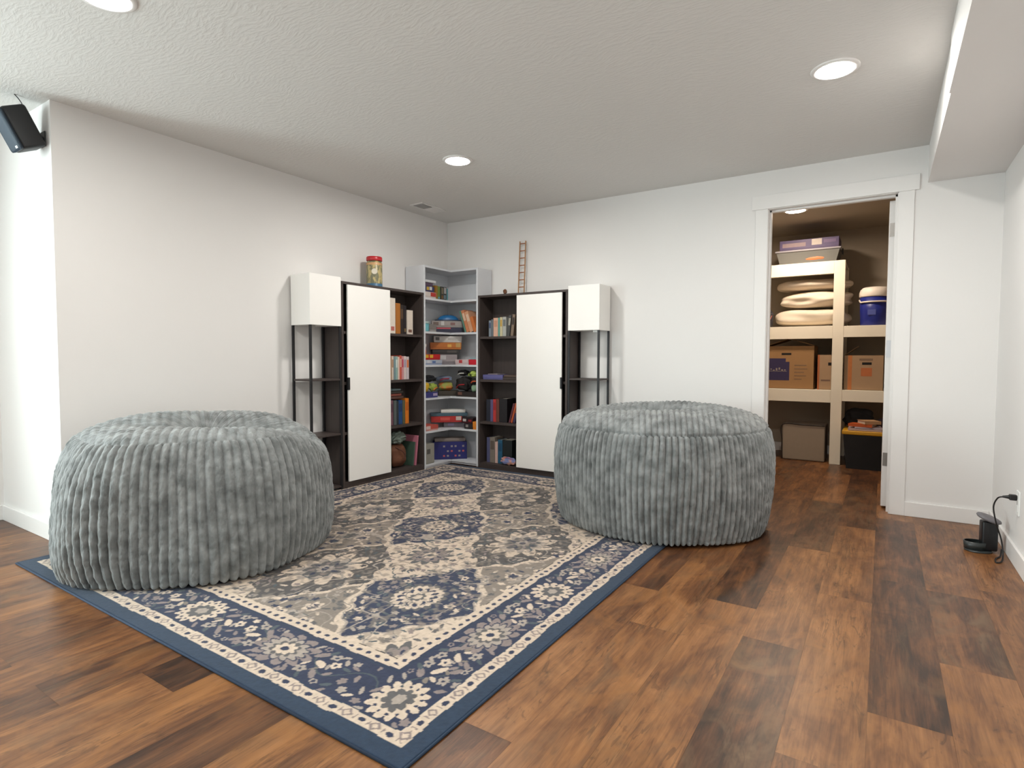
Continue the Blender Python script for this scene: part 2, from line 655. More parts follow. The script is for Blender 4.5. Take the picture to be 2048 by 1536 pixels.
# ------------------------------------------------------------------ ceiling lights
def emission(name, col, strength):
    m = bpy.data.materials.new(name)
    m.use_nodes = True
    nt = m.node_tree
    b = nt.nodes['Principled BSDF']
    b.inputs['Base Color'].default_value = (0.9, 0.9, 0.9, 1)
    b.inputs['Emission Color'].default_value = (*col, 1)
    b.inputs['Emission Strength'].default_value = strength
    return m


M_LAMP = emission('lamp_lens', LAMP_COL, LAMP_STRENGTH)
M_LAMPC = emission('closet_lamp_lens', (1.0, 0.83, 0.66), CLOSET_LAMP)


def downlight(x, y, label, m=M_LAMP, group='recessed ceiling lights'):
    t = thing('ceiling_light', label, 'ceiling light', (x, y, H), 0, group)
    part('trim_ring', B().lathe([(.104, 0), (.104, -.003), (.1, -.006), (.082, -.009), (.079, -.0055), (.079, 0)], 48), M_TRIM, t, True)
    part('lens', B().lathe([(0, -.0045), (.05, -.0045), (.0785, -.004), (.0785, -.001), (0, -.001)], 48), m, t)
    return t


downlight(1.245, -1.40, 'recessed ceiling light near the bookcase corner of the ceiling')
downlight(3.52, -1.415, 'recessed ceiling light in front of the open doorway, near the soffit')
downlight(1.24, -3.53, 'recessed ceiling light cut by the top edge, above the left speaker side')
downlight(3.30, -3.60, 'added out-of-view ceiling light over the wood floor, nearest the viewer')  # unseen lamp, added to light the foreground
downlight(3.035, 1.32, 'recessed ceiling light inside the storage room', M_LAMPC)

# ceiling air vent
v = thing('ceiling_vent', 'flat white air vent in the ceiling by the far left corner', 'vent', (.245, -.57, H))
part('frame', B().box(-.075, .075, -.165, -.14, -.006, 0, .001).box(-.075, .075, .14, .165, -.006, 0, .001)
     .box(-.075, -.055, -.14, .14, -.006, 0, .001).box(.055, .075, -.14, .14, -.006, 0, .001).box(-.055, .055, -.006, .006, -.005, 0), M_TRIM, v)
sl = B()
for k in range(9):
    y = -.132 + k * .0155
    sl.box(-.055, .055, -.0075, .0075, -.0006, .0006, 0, Matrix.Translation((0, y, -.005)) @ Matrix.Rotation(R(50), 4, 'X'))
    sl.box(-.055, .055, -.0075, .0075, -.0006, .0006, 0, Matrix.Translation((0, -y, -.005)) @ Matrix.Rotation(R(-50), 4, 'X'))
part('louvers', sl, M_TRIM, v)
part('duct_opening', B().box(-.056, .056, -.141, .141, -.0006, 0), mat('duct_dark', rgb(24, 23, 22), .8), v)


# ------------------------------------------------------------------ numpy noise for rug and beanbags
def vnoise(x, y, seed, px=0, py=0):
    """smooth value noise on arrays"""
    rs = np.random.RandomState(seed)
    G = rs.rand(64, 64)
    xi = np.floor(x).astype(int)
    yi = np.floor(y).astype(int)
    fx = x - xi
    fy = y - yi
    fx = fx * fx * (3 - 2 * fx)
    fy = fy * fy * (3 - 2 * fy)
    a = G[xi % 64, yi % 64]
    b = G[(xi + 1) % 64, yi % 64]
    c = G[xi % 64, (yi + 1) % 64]
    d = G[(xi + 1) % 64, (yi + 1) % 64]
    return (a * (1 - fx) + b * fx) * (1 - fy) + (c * (1 - fx) + d * fx) * fy


# ------------------------------------------------------------------ rug
RX0, RX1, RY0, RY1 = 0.145, 2.768, -3.548, -0.262
RZ = 0.0086


def lin_np(c):
    return np.array([lin(v) for v in c])


NAVY = lin_np((54, 62, 92))
BLUE = lin_np((50, 69, 95))
CREAM = lin_np((244, 224, 204))
GREY = lin_np((112, 110, 112))
DGREY = lin_np((98, 94, 94))
TAUPE = lin_np((158, 147, 137))
MAUVE = lin_np((164, 150, 148))
LGREY = lin_np((196, 184, 174))
TEAL = lin_np((92, 104, 112))


def rug_colors(nx, ny):
    hx, hy = (RX1 - RX0) / 2, (RY1 - RY0) / 2
    xs = np.linspace(-hx, hx, nx)
    ys = np.linspace(-hy, hy, ny)
    X, Y = np.meshgrid(xs, ys, indexing='ij')
    dx, dy = xs[1] - xs[0], ys[1] - ys[0]
    # woven irregularity
    wx = X + 0.010 * (vnoise(X * 16 + 9, Y * 16 + 5, 1) - .5) + .005 * (vnoise(X * 40 + 3, Y * 40 + 7, 2) - .5)
    wy = Y + 0.010 * (vnoise(X * 16 + 2, Y * 16 + 8, 3) - .5) + .005 * (vnoise(X * 40 + 1, Y * 40 + 4, 4) - .5)
    C = np.zeros((nx, ny, 3))
    d = np.minimum(hx - np.abs(X), hy - np.abs(Y))
    dw = np.minimum(hx - np.abs(wx), hy - np.abs(wy))
    along = np.where(hx - np.abs(X) < hy - np.abs(Y), wy, wx)

    def put(mask, c):
        C[mask] = c

    def region(cx, cy, r):
        i0 = max(0, int((cx - r + hx) / dx))
        i1 = min(nx, int((cx + r + hx) / dx) + 2)
        j0 = max(0, int((cy - r + hy) / dy))
        j1 = min(ny, int((cy + r + hy) / dy) + 2)
        return (slice(i0, i1), slice(j0, j1)) if i1 > i0 and j1 > j0 else None

    def stamp(cx, cy, a, b, ang, c, pet=0, pamp=0.2, clip=None, a0=0.0):
        s = region(cx, cy, max(a, b) * 1.4)
        if s is None:
            return
        x = wx[s] - cx
        y = wy[s] - cy
        u = (x * math.cos(ang) + y * math.sin(ang)) / a
        w = (-x * math.sin(ang) + y * math.cos(ang)) / b
        r = np.hypot(u, w)
        lim = 1.0
        if pet:
            lim = 1 - pamp + pamp * np.abs(np.cos(np.arctan2(w, u) * pet / 2 + a0)) * 1.3
        m = r < lim
        if clip is not None:
            m &= clip[s]
        C[s][m] = c

    # ---- field lattice
    ax, ay = 0.30, 0.425
    ox, oy = 0.64, -0.847      # an A site (blue medallion) in rug coordinates
    field = d > 0.385
    put(field, TAUPE)
    sites = []
    for i in range(-3, 8):
        for j in range(-3, 8):
            xa, ya = ox - 2 * ax * i, oy + 2 * ay * j
            sites.append((xa, ya, 'navy' if (i + j) % 2 == 0 else 'grey'))
            xb, yb = xa - ax, ya + ay
            sites.append((xb, yb, 'cream' if (i + j) % 2 == 0 else 'taupe'))
    BASE = dict(navy=NAVY, grey=DGREY, cream=CREAM, taupe=TAUPE)
    rnd = random.Random(5)
    for (sx, sy, kd) in sites:
        if abs(sx) > hx or abs(sy) > hy:
            continue
        s = region(sx, sy, .45)
        if s is None:
            continue
        u = (wx[s] - sx) / ax
        w = (wy[s] - sy) / ay
        ang = np.arctan2(w, u)
        rr = (np.abs(u) ** 1.25 + np.abs(w) ** 1.25) ** (1 / 1.25)
        lim = 1.04 + 0.045 * np.cos(ang * 12)
        if kd in ('navy', 'grey'):
            m = (rr < lim) & field[s]
            C[s][m] = BASE[kd]
            edge = (rr < lim) & (rr > lim - .085) & field[s]
            C[s][edge] = CREAM
            edge = (rr < lim - .085) & (rr > lim - .115) & field[s]
            C[s][edge] = LGREY if kd == 'navy' else DGREY * .8
        elif kd == 'cream':
            m = (rr < .93 + .04 * np.cos(ang * 14)) & field[s]
            C[s][m] = CREAM
    for (sx, sy, kd) in sites:
        if abs(sx) > hx or abs(sy) > hy:
            continue
        if kd == 'navy':
            # ring of small blossoms, then the round centre rosette
            for k in range(14):
                a = 2 * PI * k / 14
                q = .70 if k % 2 else .60
                cx, cy = sx + ax * q * math.cos(a) * .95, sy + ay * q * math.sin(a) * .95
                stamp(cx, cy, .026, .018, a + .6, (CREAM, MAUVE, LGREY)[k % 3], 5, .3, field)
                stamp(cx, cy, .008, .008, 0, NAVY, 0, 0, field)
                stamp(cx + .03 * math.cos(a + 1.9), cy + .03 * math.sin(a + 1.9), .017, .007, a + 1.2, (MAUVE, TAUPE)[k % 2], 0, 0, field)
            for k in range(10):
                a = 2 * PI * k / 10 + .3
                cx, cy = sx + ax * .47 * math.cos(a), sy + ay * .44 * math.sin(a)
                stamp(cx, cy, .020, .007, a + 1.57, TEAL, 0, 0, field)
            stamp(sx, sy, .122, .140, 0, GREY, 16, .16, field)
            stamp(sx, sy, .104, .120, 0, CREAM, 22, .10, field)
            stamp(sx, sy, .080, .092, 0, NAVY, 14, .20, field)
            stamp(sx, sy, .066, .076, 0, CREAM, 10, .30, field)
            stamp(sx, sy, .034, .038, 0, GREY, 8, .25, field)
            stamp(sx, sy, .018, .020, 0, CREAM, 0, 0, field)
        elif kd == 'cream':
            for k in range(12):
                a = 2 * PI * k / 12 + .2
                q = .62
                cx, cy = sx + ax * q * math.cos(a) * .9, sy + ay * q * math.sin(a) * .9
                stamp(cx, cy, .020, .012, a, (GREY, MAUVE, TAUPE)[k % 3], 5, .3, field)
                stamp(cx + .03 * math.cos(a + 1.3), cy + .03 * math.sin(a + 1.3), .016, .005, a + .9, TEAL, 0, 0, field)
            stamp(sx, sy, .112, .128, 0, GREY, 12, .30, field)
            stamp(sx, sy, .085, .096, 0, MAUVE, 12, .2, field)
            for k in range(9):
                a = 2 * PI * k / 9
                stamp(sx + .056 * math.cos(a), sy + .062 * math.sin(a), .014, .010, a, NAVY, 0, 0, field)
            stamp(sx, sy, .038, .042, 0, CREAM, 8, .25, field)
            stamp(sx, sy, .018, .018, 0, GREY, 0, 0, field)
        elif kd == 'grey':
            stamp(sx, sy, .165, .215, 0, CREAM, 10, .34, field)
            stamp(sx, sy, .120, .150, 0, LGREY, 12, .28, field)
            stamp(sx, sy, .090, .110, 0, GREY, 10, .24, field)
            for k in range(8):
                a = 2 * PI * k / 8
                stamp(sx + .06 * math.cos(a), sy + .072 * math.sin(a), .017, .010, a, (NAVY, MAUVE)[k % 2], 0, 0, field)
            stamp(sx, sy, .040, .045, 0, LGREY, 8, .25, field)
            stamp(sx, sy, .018, .02, 0, NAVY, 0, 0, field)
            for k in range(10):
                a = 2 * PI * k / 10 + .31
                stamp(sx + ax * .74 * math.cos(a), sy + ay * .74 * math.sin(a), .020, .010, a + .7, (GREY, TAUPE)[k % 2], 0, 0, field)
        else:
            for k in range(26):
                a = rnd.random() * 6.28
                q = .22 + .66 * rnd.random() ** .7
                cx, cy = sx + ax * q * math.cos(a), sy + ay * q * math.sin(a)
                stamp(cx, cy, .022, .013, rnd.random() * 3, (CREAM, NAVY, GREY, CREAM, LGREY)[k % 5], 5, .35, field)
            for k in (-1, 1):
                stamp(sx + .085 * k, sy, .046, .040, 0, CREAM, 6, .3, field)
                stamp(sx + .085 * k, sy, .030, .026, 0, NAVY, 6, .3, field)
                stamp(sx, sy + .12 * k, .040, .046, 0, CREAM, 6, .3, field)
                stamp(sx, sy + .12 * k, .026, .030, 0, NAVY, 5, .3, field)
            stamp(sx, sy, .060, .070, 0, LGREY, 8, .3, field)
            stamp(sx, sy, .036, .042, 0, GREY, 6, .3, field)
    # small scattered leaves and blossoms that crowd every cell
    for (sx, sy, kd) in sites:
        if abs(sx) > hx or abs(sy) > hy:
            continue
        pal = dict(navy=(MAUVE, LGREY, CREAM, TEAL, GREY), cream=(GREY, MAUVE, TAUPE, TEAL, LGREY), grey=(LGREY, TAUPE, CREAM, MAUVE, DGREY * .7),
                   taupe=(CREAM, GREY, NAVY, LGREY, CREAM))[kd]
        lo = dict(navy=.50, cream=.42, grey=.62, taupe=.3)[kd]
        for k in range(30):
            a = 2 * PI * (k + rnd.random() * .6) / 30
            q = lo + (.96 - lo) * rnd.random()
            shr = 1.0 / (abs(math.cos(a)) ** 1.25 + abs(math.sin(a)) ** 1.25) ** (1 / 1.25)
            cx, cy = sx + ax * q * shr * math.cos(a), sy + ay * q * shr * math.sin(a)
            c = pal[rnd.randrange(5)]
            if rnd.random() < .4:
                stamp(cx, cy, .019, .016, rnd.random() * 3, c, 5, .34, field)
                stamp(cx, cy, .005, .005, 0, NAVY if kd != 'navy' else CREAM, 0, 0, field)
            else:
                stamp(cx, cy, .021, .0075, a + rnd.uniform(-.9, .9) + 1.2, c, 0, 0, field)
    # thin vine lines over the whole field
    vn = np.abs(vnoise(wx * 9 + 31, wy * 9 + 17, 8) - .5) < .014
    put(vn & field, LGREY)
    vn = np.abs(vnoise(wx * 11 + 11, wy * 11 + 27, 9) - .5) < .012
    put(vn & field & (dw > .42), TEAL)

    # ---- borders
    put(dw < .385, CREAM)                                   # inner guard
    ph = (along / .044) % 1.0
    e = np.hypot((ph - .5) * .044 / .011, (dw - .358) / .0085)
    put((e < 1) & (d < .40), NAVY)
    put(dw < .334, NAVY)
    put(dw < .326, BLUE * .92)
    band = dw < .322
    put(band, NAVY)
    bandm = (dw < .312) & (dw > .112)
    # flowers along the band
    L1x, L1y = hx - .215, hy - .215
    spots = []
    for sgn in (-1, 1):
        for k in range(7):
            spots.append((sgn * L1x, -L1y + 2 * L1y * k / 6, PI / 2, k % 2))
        for k in range(1, 4):
            spots.append((-L1x + 2 * L1x * k / 4, sgn * L1y, 0, k % 2))
    for sx, sy, an, typ in spots:
        tx, ty = math.cos(an), math.sin(an)
        px, py = -ty, tx
        for sd in (-1, 1):
            for (u, w, a, b, rot, c, pet) in ((.15, .045, .030, .013, .7, MAUVE, 0), (.15, -.05, .027, .020, .2, LGREY, 5), (.19, .0, .030, .013, -.5, CREAM, 0),
                                              (.205, .060, .024, .018, .3, LGREY, 5), (.215, -.055, .028, .011, -.8, MAUVE, 0), (.24, .02, .022, .020, 0, CREAM, 5),
                                              (.125, .0, .018, .009, .4, TAUPE, 0), (.175, .075, .020, .009, 1.1, TEAL, 0), (.17, -.08, .020, .008, -1., TEAL, 0),
                                              (.255, -.03, .016, .008, .8, MAUVE, 0), (.10, .075, .020, .008, .9, LGREY, 0), (.10, -.078, .020, .008, -.9, MAUVE, 0),
                                              (.14, -.015, .020, .008, 1.0, CREAM, 0), (.225, .0, .016, .007, -1.1, LGREY, 0), (.135, .078, .014, .012, 0, MAUVE, 5),
                                              (.235, .078, .016, .007, .4, LGREY, 0), (.25, -.078, .014, .012, 0, LGREY, 5), (.195, -.03, .015, .006, .9, TAUPE, 0)):
                cx, cy = sx + tx * u * sd + px * w, sy + ty * u * sd + py * w
                stamp(cx, cy, a, b, an + rot * sd, c, pet, .32, bandm)
                if pet:
                    stamp(cx, cy, .007, .007, 0, NAVY, 0, 0, bandm)
    for sx, sy, an, typ in spots:
        if typ == 0:      # cream rosette with grey heart
            stamp(sx, sy, .098, .090, an, CREAM, 14, .20, bandm)
            for k in range(14):
                a = 2 * PI * k / 14
                stamp(sx + .071 * math.cos(a), sy + .071 * math.sin(a), .006, .006, 0, NAVY, 0, 0, bandm)
            stamp(sx, sy, .056, .052, an, GREY, 9, .22, bandm)
            stamp(sx, sy, .026, .024, an, LGREY, 6, .15, bandm)
        else:             # larger grey-pink palmette
            stamp(sx, sy, .135, .094, an, MAUVE, 11, .26, bandm)
            stamp(sx, sy, .108, .074, an, NAVY, 13, .2, bandm)
            stamp(sx, sy, .098, .066, an, LGREY, 13, .24, bandm)
            stamp(sx, sy, .060, .050, an, GREY, 10, .22, bandm)
            stamp(sx, sy, .045, .036, an, CREAM, 8, .26, bandm)
            stamp(sx, sy, .016, .014, an, NAVY, 0, 0, bandm)
    put((np.abs(dw - .217 - .045 * np.sin(along * 22)) < .0035) & (dw > .12) & (dw < .31) & (C[:, :, 0] < .06), TEAL * .9)
    # fill bare ground of the band and the field with small leaves and blossoms
    def fill(tries, clip, pick, near, size):
        for _ in range(tries):
            cx, cy = rnd.uniform(-hx, hx), rnd.uniform(-hy, hy)
            i, j = int((cx + hx) / dx), int((cy + hy) / dy)
            if not (8 < i < nx - 9 and 8 < j < ny - 9) or not clip[i, j]:
                continue
            k = int(near / dx)
            c0 = C[i, j]
            ok = True
            for a, b in ((k, 0), (-k, 0), (0, k), (0, -k), (k // 2, k // 2), (-k // 2, k // 2), (k // 2, -k // 2), (-k // 2, -k // 2)):
                ii, jj = min(max(i + a, 0), nx - 1), min(max(j + b, 0), ny - 1)
                if np.abs(C[ii, jj] - c0).max() > .004:
                    ok = False
                    break
            if not ok:
                continue
            pal = pick(float(c0.sum()))
            c = pal[rnd.randrange(len(pal))]
            if rnd.random() < .45:
                stamp(cx, cy, size, size * .85, rnd.random() * 3, c, 5, .36, clip)
                stamp(cx, cy, size * .28, size * .28, 0, c0.copy(), 0, 0, clip)
            else:
                stamp(cx, cy, size * 1.15, size * .42, rnd.random() * 3.14, c, 0, 0, clip)
    fill(9000, bandm, lambda v: (MAUVE, LGREY, CREAM, TEAL, MAUVE), .019, .018)
    fill(9000, field & (d > .40), lambda v: (MAUVE, LGREY, TEAL, CREAM) if v < .35 else ((TAUPE, MAUVE, LGREY, GREY) if v > 1.6 else (CREAM, LGREY, GREY, NAVY)), .021, .017)
    # outer guard
    put(dw < .112, BLUE)
    put(dw < .108, CREAM)
    ph = (along / .058) % 1.0
    kq = np.floor(along / .058).astype(int) % 2
    e1 = np.hypot((ph - .5) * .058 / .014, (dw - .085) / .0095)
    put((e1 < 1) & (kq == 0) & (d < .13), NAVY)
    e2 = np.abs((ph - .5) * .058) + np.abs(dw - .085)
    put((e2 < .021) & (e2 > .012) & (kq == 1) & (d < .13), MAUVE)
    e3 = np.hypot((ph - .02) * .058 / .005, (dw - .085) / .012)
    put((e3 < 1) & (d < .13), MAUVE)
    put(dw < .062, BLUE)
    # worn speckle in the yarn
    sp = vnoise(X * 90, Y * 90, 12) * .6 + vnoise(X * 190, Y * 190, 13) * .4
    C *= (0.84 + .32 * sp)[:, :, None]
    fade = np.clip((vnoise(X * 60 + 5, Y * 60 + 2, 14) * .7 + vnoise(X * 18 + 5, Y * 18 + 2, 15) * .3 - .58) * 4, 0, .6) * field
    C[:] = C * (1 - fade[:, :, None]) + TAUPE * fade[:, :, None]
    C *= np.array([0.60, 0.58, 0.565])
    return X, Y, C


def build_rug():
    nx, ny = 700, 876
    X, Y, C = rug_colors(nx, ny)
    hx, hy = (RX1 - RX0) / 2, (RY1 - RY0) / 2
    d = np.minimum(hx - np.abs(X), hy - np.abs(Y))
    Z = .0074 * np.clip(d / .004, 0, 1) ** .5
    Z += 0.0006 * (vnoise((X + 9) * 200, (Y + 9) * 200, 21) - .5) * (d > .01)
    V = np.stack([X, Y, Z], -1).reshape(-1, 3).astype(np.float32)
    idx = np.arange(nx * ny).reshape(nx, ny)
    F = np.stack([idx[:-1, :-1], idx[1:, :-1], idx[1:, 1:], idx[:-1, 1:]], -1).reshape(-1, 4)
    me = bpy.data.meshes.new('area_rug')
    me.vertices.add(len(V))
    me.vertices.foreach_set('co', V.ravel())
    me.loops.add(F.size)
    me.loops.foreach_set('vertex_index', F.ravel().astype(np.int32))
    me.polygons.add(len(F))
    me.polygons.foreach_set('loop_start', np.arange(0, F.size, 4, dtype=np.int32))
    me.polygons.foreach_set('loop_total', np.full(len(F), 4, dtype=np.int32))
    me.update(calc_edges=True)
    ca = me.color_attributes.new('yarn', 'FLOAT_COLOR', 'POINT')
    A = np.ones((nx * ny, 4), np.float32)
    A[:, :3] = C.reshape(-1, 3)
    ca.data.foreach_set('color', A.ravel())
    m = bpy.data.materials.new('woven_rug_yarn')
    m.use_nodes = True
    nt = m.node_tree
    b = nt.nodes['Principled BSDF']
    at = nt.nodes.new('ShaderNodeAttribute')
    at.attribute_name = 'yarn'
    nt.links.new(at.outputs['Color'], b.inputs['Base Color'])
    b.inputs['Roughness'].default_value = 0.9
    b.inputs['Specular IOR Level'].default_value = 0.1
    b.inputs['Sheen Weight'].default_value = 0.15
    tc = nt.nodes.new('ShaderNodeTexCoord')
    n = nt.nodes.new('ShaderNodeTexNoise')
    n.inputs['Scale'].default_value = 420
    nt.links.new(tc.outputs['Object'], n.inputs['Vector'])
    bp = nt.nodes.new('ShaderNodeBump')
    bp.inputs['Strength'].default_value = 0.4
    bp.inputs['Distance'].default_value = 0.002
    nt.links.new(n.outputs[0], bp.inputs['Height'])
    nt.links.new(bp.outputs[0], b.inputs['Normal'])
    root = thing('area_rug', 'large navy and cream patterned rug on the wood floor', 'rug', ((RX0 + RX1) / 2, (RY0 + RY1) / 2, 0))
    link('pile', me, m, root, True)
    bd = mat('rug_binding', rgb(40, 56, 78), .85, noise=.2, nscale=200, bump=.3, bscale=300)
    hx2, hy2 = hx + .001, hy + .001
    bb = B()
    for a, c in (((-hx2, -hy2), (hx2, -hy2)), ((hx2, -hy2), (hx2, hy2)), ((hx2, hy2), (-hx2, hy2)), ((-hx2, hy2), (-hx2, -hy2))):
        bb.cyl((*a, .0042), (*c, .0042), .0041, seg=10)
    part('binding', bb, bd, root, True)


build_rug()


# ------------------------------------------------------------------ bean bags
def plush_material():
    m = bpy.data.materials.new('ribbed_faux_fur')
    m.use_nodes = True
    nt = m.node_tree
    b = nt.nodes['Principled BSDF']
    b.inputs['Roughness'].default_value = 0.85
    b.inputs['Specular IOR Level'].default_value = 0.15
    b.inputs['Sheen Weight'].default_value = 0.35
    b.inputs['Sheen Roughness'].default_value = 0.45
    tc = nt.nodes.new('ShaderNodeTexCoord')

    def noise(scale, det, st=(1, 1, 1)):
        mp = nt.nodes.new('ShaderNodeMapping')
        mp.inputs['Scale'].default_value = st
        nt.links.new(tc.outputs['Object'], mp.inputs['Vector'])
        n = nt.nodes.new('ShaderNodeTexNoise')
        n.inputs['Scale'].default_value = scale
        n.inputs['Detail'].default_value = det
        nt.links.new(mp.outputs[0], n.inputs['Vector'])
        return n
    n1 = noise(14, 4)
    n2 = noise(150, 3, (1, 1, .45))
    rp = nt.nodes.new('ShaderNodeValToRGB')
    rp.color_ramp.elements[0].position = 0.3
    rp.color_ramp.elements[0].color = rgb(102, 105, 105)
    rp.color_ramp.elements[1].position = 0.7
    rp.color_ramp.elements[1].color = rgb(150, 153, 153)
    nt.links.new(n1.outputs[0], rp.inputs[0])
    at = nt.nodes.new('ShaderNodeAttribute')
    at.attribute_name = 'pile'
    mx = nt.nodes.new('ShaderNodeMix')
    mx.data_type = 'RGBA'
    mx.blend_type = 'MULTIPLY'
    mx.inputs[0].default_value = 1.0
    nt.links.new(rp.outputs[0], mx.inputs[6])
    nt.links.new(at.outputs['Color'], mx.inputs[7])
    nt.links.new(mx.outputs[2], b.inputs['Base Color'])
    bp = nt.nodes.new('ShaderNodeBump')
    bp.inputs['Strength'].default_value = 0.55
    bp.inputs['Distance'].default_value = 0.006
    nt.links.new(n2.outputs[0], bp.inputs['Height'])
    nt.links.new(bp.outputs[0], b.inputs['Normal'])
    return m


M_PLUSH = plush_material()


def catmull(pts, n):
    pts = np.array(pts, float)
    out = []
    m = len(pts)
    for t in np.linspace(0, m - 1 - 1e-9, n):
        i = int(t)
        f = t - i
        a, b, c, d = pts[max(i - 1, 0)], pts[i], pts[i + 1], pts[min(i + 2, m - 1)]
        out.append(.5 * (2 * b + (c - a) * f + (2 * a - 5 * b + 4 * c - d) * f * f + (3 * b - a - 3 * c + d) * f ** 3))
    return np.array(out)


def beanbag(name_label, loc, rad, prof, nribs, view_dir, dents, seed, z0, lumps, seam_r, seam_d, squash=(1, 1), amp=.0075, topamp=.7):
    """ribbed drum-shaped bag: side panel with vertical ribs, seam, top panel whose ribs run along view_dir"""
    nth, nu = 1500, 190
    P = catmull(prof, nu)
    th = np.linspace(0, 2 * PI, nth, endpoint=False)
    r0 = P[:, 0][:, None]
    zz = P[:, 1][:, None] * np.ones((1, nth))
    TH = th[None, :] * np.ones((nu, 1))
    zn = P[:, 1] / P[:, 1].max()
    is_top = np.zeros(nu)
    irim = int(np.argmax(P[:, 0] * (zn > .5)))
    # seam ring: first ring past the widest upper point where the radius drops below 97 percent
    seam = irim
    while seam < nu - 2 and P[seam, 0] > seam_r:
        seam += 1
    is_top[seam:] = 1
    side = (1 - is_top)[:, None]
    nz = vnoise(TH / (2 * PI) * 9 + 10, zz * 6 + 4, seed)
    # low lumps around the circumference (periodic)
    lump = 0
    rs = np.random.RandomState(seed)
    for k in range(2, 7):
        lump = lump + rs.uniform(.004, .011) * np.cos(k * TH + rs.uniform(0, 6.28) + zz * rs.uniform(-4, 4))
    for (t0, wth, a, zc, wz) in lumps:
        dth = (TH - t0 + PI) % (2 * PI) - PI
        lump = lump + a * np.exp(-(dth / wth) ** 2 - ((zz - zc) / wz) ** 2)
    fade = np.clip(r0 / .5, 0, 1)
    rr = r0 * rad + lump * fade
    x = rr * np.cos(TH) * squash[0]
    y = rr * np.sin(TH) * squash[1]
    z = zz.copy()
    topw = np.clip((P[:, 1] - .45) / .2, 0, 1)[:, None]
    for (cx, cy, sx, sy, ang, a) in dents:
        u = (x - cx) * math.cos(ang) + (y - cy) * math.sin(ang)
        w = -(x - cx) * math.sin(ang) + (y - cy) * math.cos(ang)
        z = z + a * np.exp(-(u / sx) ** 2 - (w / sy) ** 2) * topw
    # rib phase
    wob = .25 * np.sin(zz * 9 + TH * 3) + .5 * (vnoise(np.cos(TH) * 4 + 20, np.sin(TH) * 4 + zz * 3 + 20, seed + 3) - .5)
    ph_side = TH * nribs / (2 * PI) + wob * .35 * (1 - np.abs(np.cos(TH * .5)) ** 40)
    ph_side = TH * nribs / (2 * PI) + .12 * np.sin(5 * TH + zz * 8)
    pitch = 2 * PI * rad / nribs
    vd = math.atan2(view_dir[1], view_dir[0])
    across = -x * math.sin(vd) + y * math.cos(vd)
    # phase on top continuous with the side rib that faces the viewer
    ph_top = across / pitch + .35 * np.sin(x * 7 + 1) + .3 * np.sin(y * 6)
    ph_top = ph_top + (vd + PI) * nribs / (2 * PI)
    ph = np.where(is_top[:, None] > 0, ph_top, ph_side)
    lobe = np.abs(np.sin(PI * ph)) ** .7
    # normals of the smooth form
    V = np.stack([x, y, z], -1)
    dt = np.roll(V, -1, 1) - np.roll(V, 1, 1)
    du = np.gradient(V, axis=0)
    nrm = np.cross(dt, du)
    nrm /= np.linalg.norm(nrm, axis=-1, keepdims=True) + 1e-12
    a_r = amp * np.clip((P[:, 0] - .05) / .2, 0, 1)[:, None] * np.where(is_top[:, None] > 0, topamp, 1.0)
    patchy = .55 + .9 * vnoise(np.cos(TH) * 3 + 8, np.sin(TH) * 3 + zz * 5 + 8, seed + 9)
    tuft = (vnoise(TH * 60 % 64, zz * 70 + 3, seed + 5) - .5) * .0045 + (vnoise(TH * 22 % 64, zz * 30 + 3, seed + 6) - .5) * .006
    tuft = tuft * np.clip((P[:, 0]) / .3, 0, 1)[:, None]
    seamd = np.exp(-((np.arange(nu) - seam) / 1.6) ** 2)[:, None]
    disp = (lobe - .6) * a_r * 2 * np.clip(patchy, .4, 1.2) + tuft - seam_d * seamd
    V = V + nrm * disp[..., None]
    V[..., 2] = np.maximum(V[..., 2], 0.0)
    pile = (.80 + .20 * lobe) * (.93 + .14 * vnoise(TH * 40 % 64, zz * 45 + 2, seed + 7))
    Vf = V.reshape(-1, 3)
    n = nu * nth
    idx = np.arange(n).reshape(nu, nth)
    nx = np.roll(idx, -1, 1)
    F = np.stack([idx[:-1], nx[:-1], nx[1:], idx[1:]], -1).reshape(-1, 4)
    me = bpy.data.meshes.new('bean_bag')
    bot = np.array([[0, 0, 0.0]])
    top = np.array([V[-1].mean(0)])
    Vall = np.concatenate([Vf, bot, top]).astype(np.float32)
    tri_b = np.stack([np.full(nth, n), nx[0], idx[0]], -1)
    tri_t = np.stack([idx[-1], nx[-1], np.full(nth, n + 1)], -1)
    loops = np.concatenate([F.ravel(), tri_b.ravel(), tri_t.ravel()]).astype(np.int32)
    tot = np.concatenate([np.full(len(F), 4), np.full(2 * nth, 3)]).astype(np.int32)
    st = np.concatenate([[0], np.cumsum(tot)[:-1]]).astype(np.int32)
    me.vertices.add(len(Vall))
    me.vertices.foreach_set('co', Vall.ravel())
    me.loops.add(len(loops))
    me.loops.foreach_set('vertex_index', loops)
    me.polygons.add(len(tot))
    me.polygons.foreach_set('loop_start', st)
    me.polygons.foreach_set('loop_total', tot)
    me.update(calc_edges=True)
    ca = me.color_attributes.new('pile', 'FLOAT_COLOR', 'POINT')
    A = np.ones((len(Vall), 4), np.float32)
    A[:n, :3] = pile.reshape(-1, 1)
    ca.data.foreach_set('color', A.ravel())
    o = link('bean_bag', me, M_PLUSH, None, True)
    o.location = (loc[0], loc[1], z0)
    tag(o, name_label, 'bean bag', 'grey ribbed bean bags')
    return o


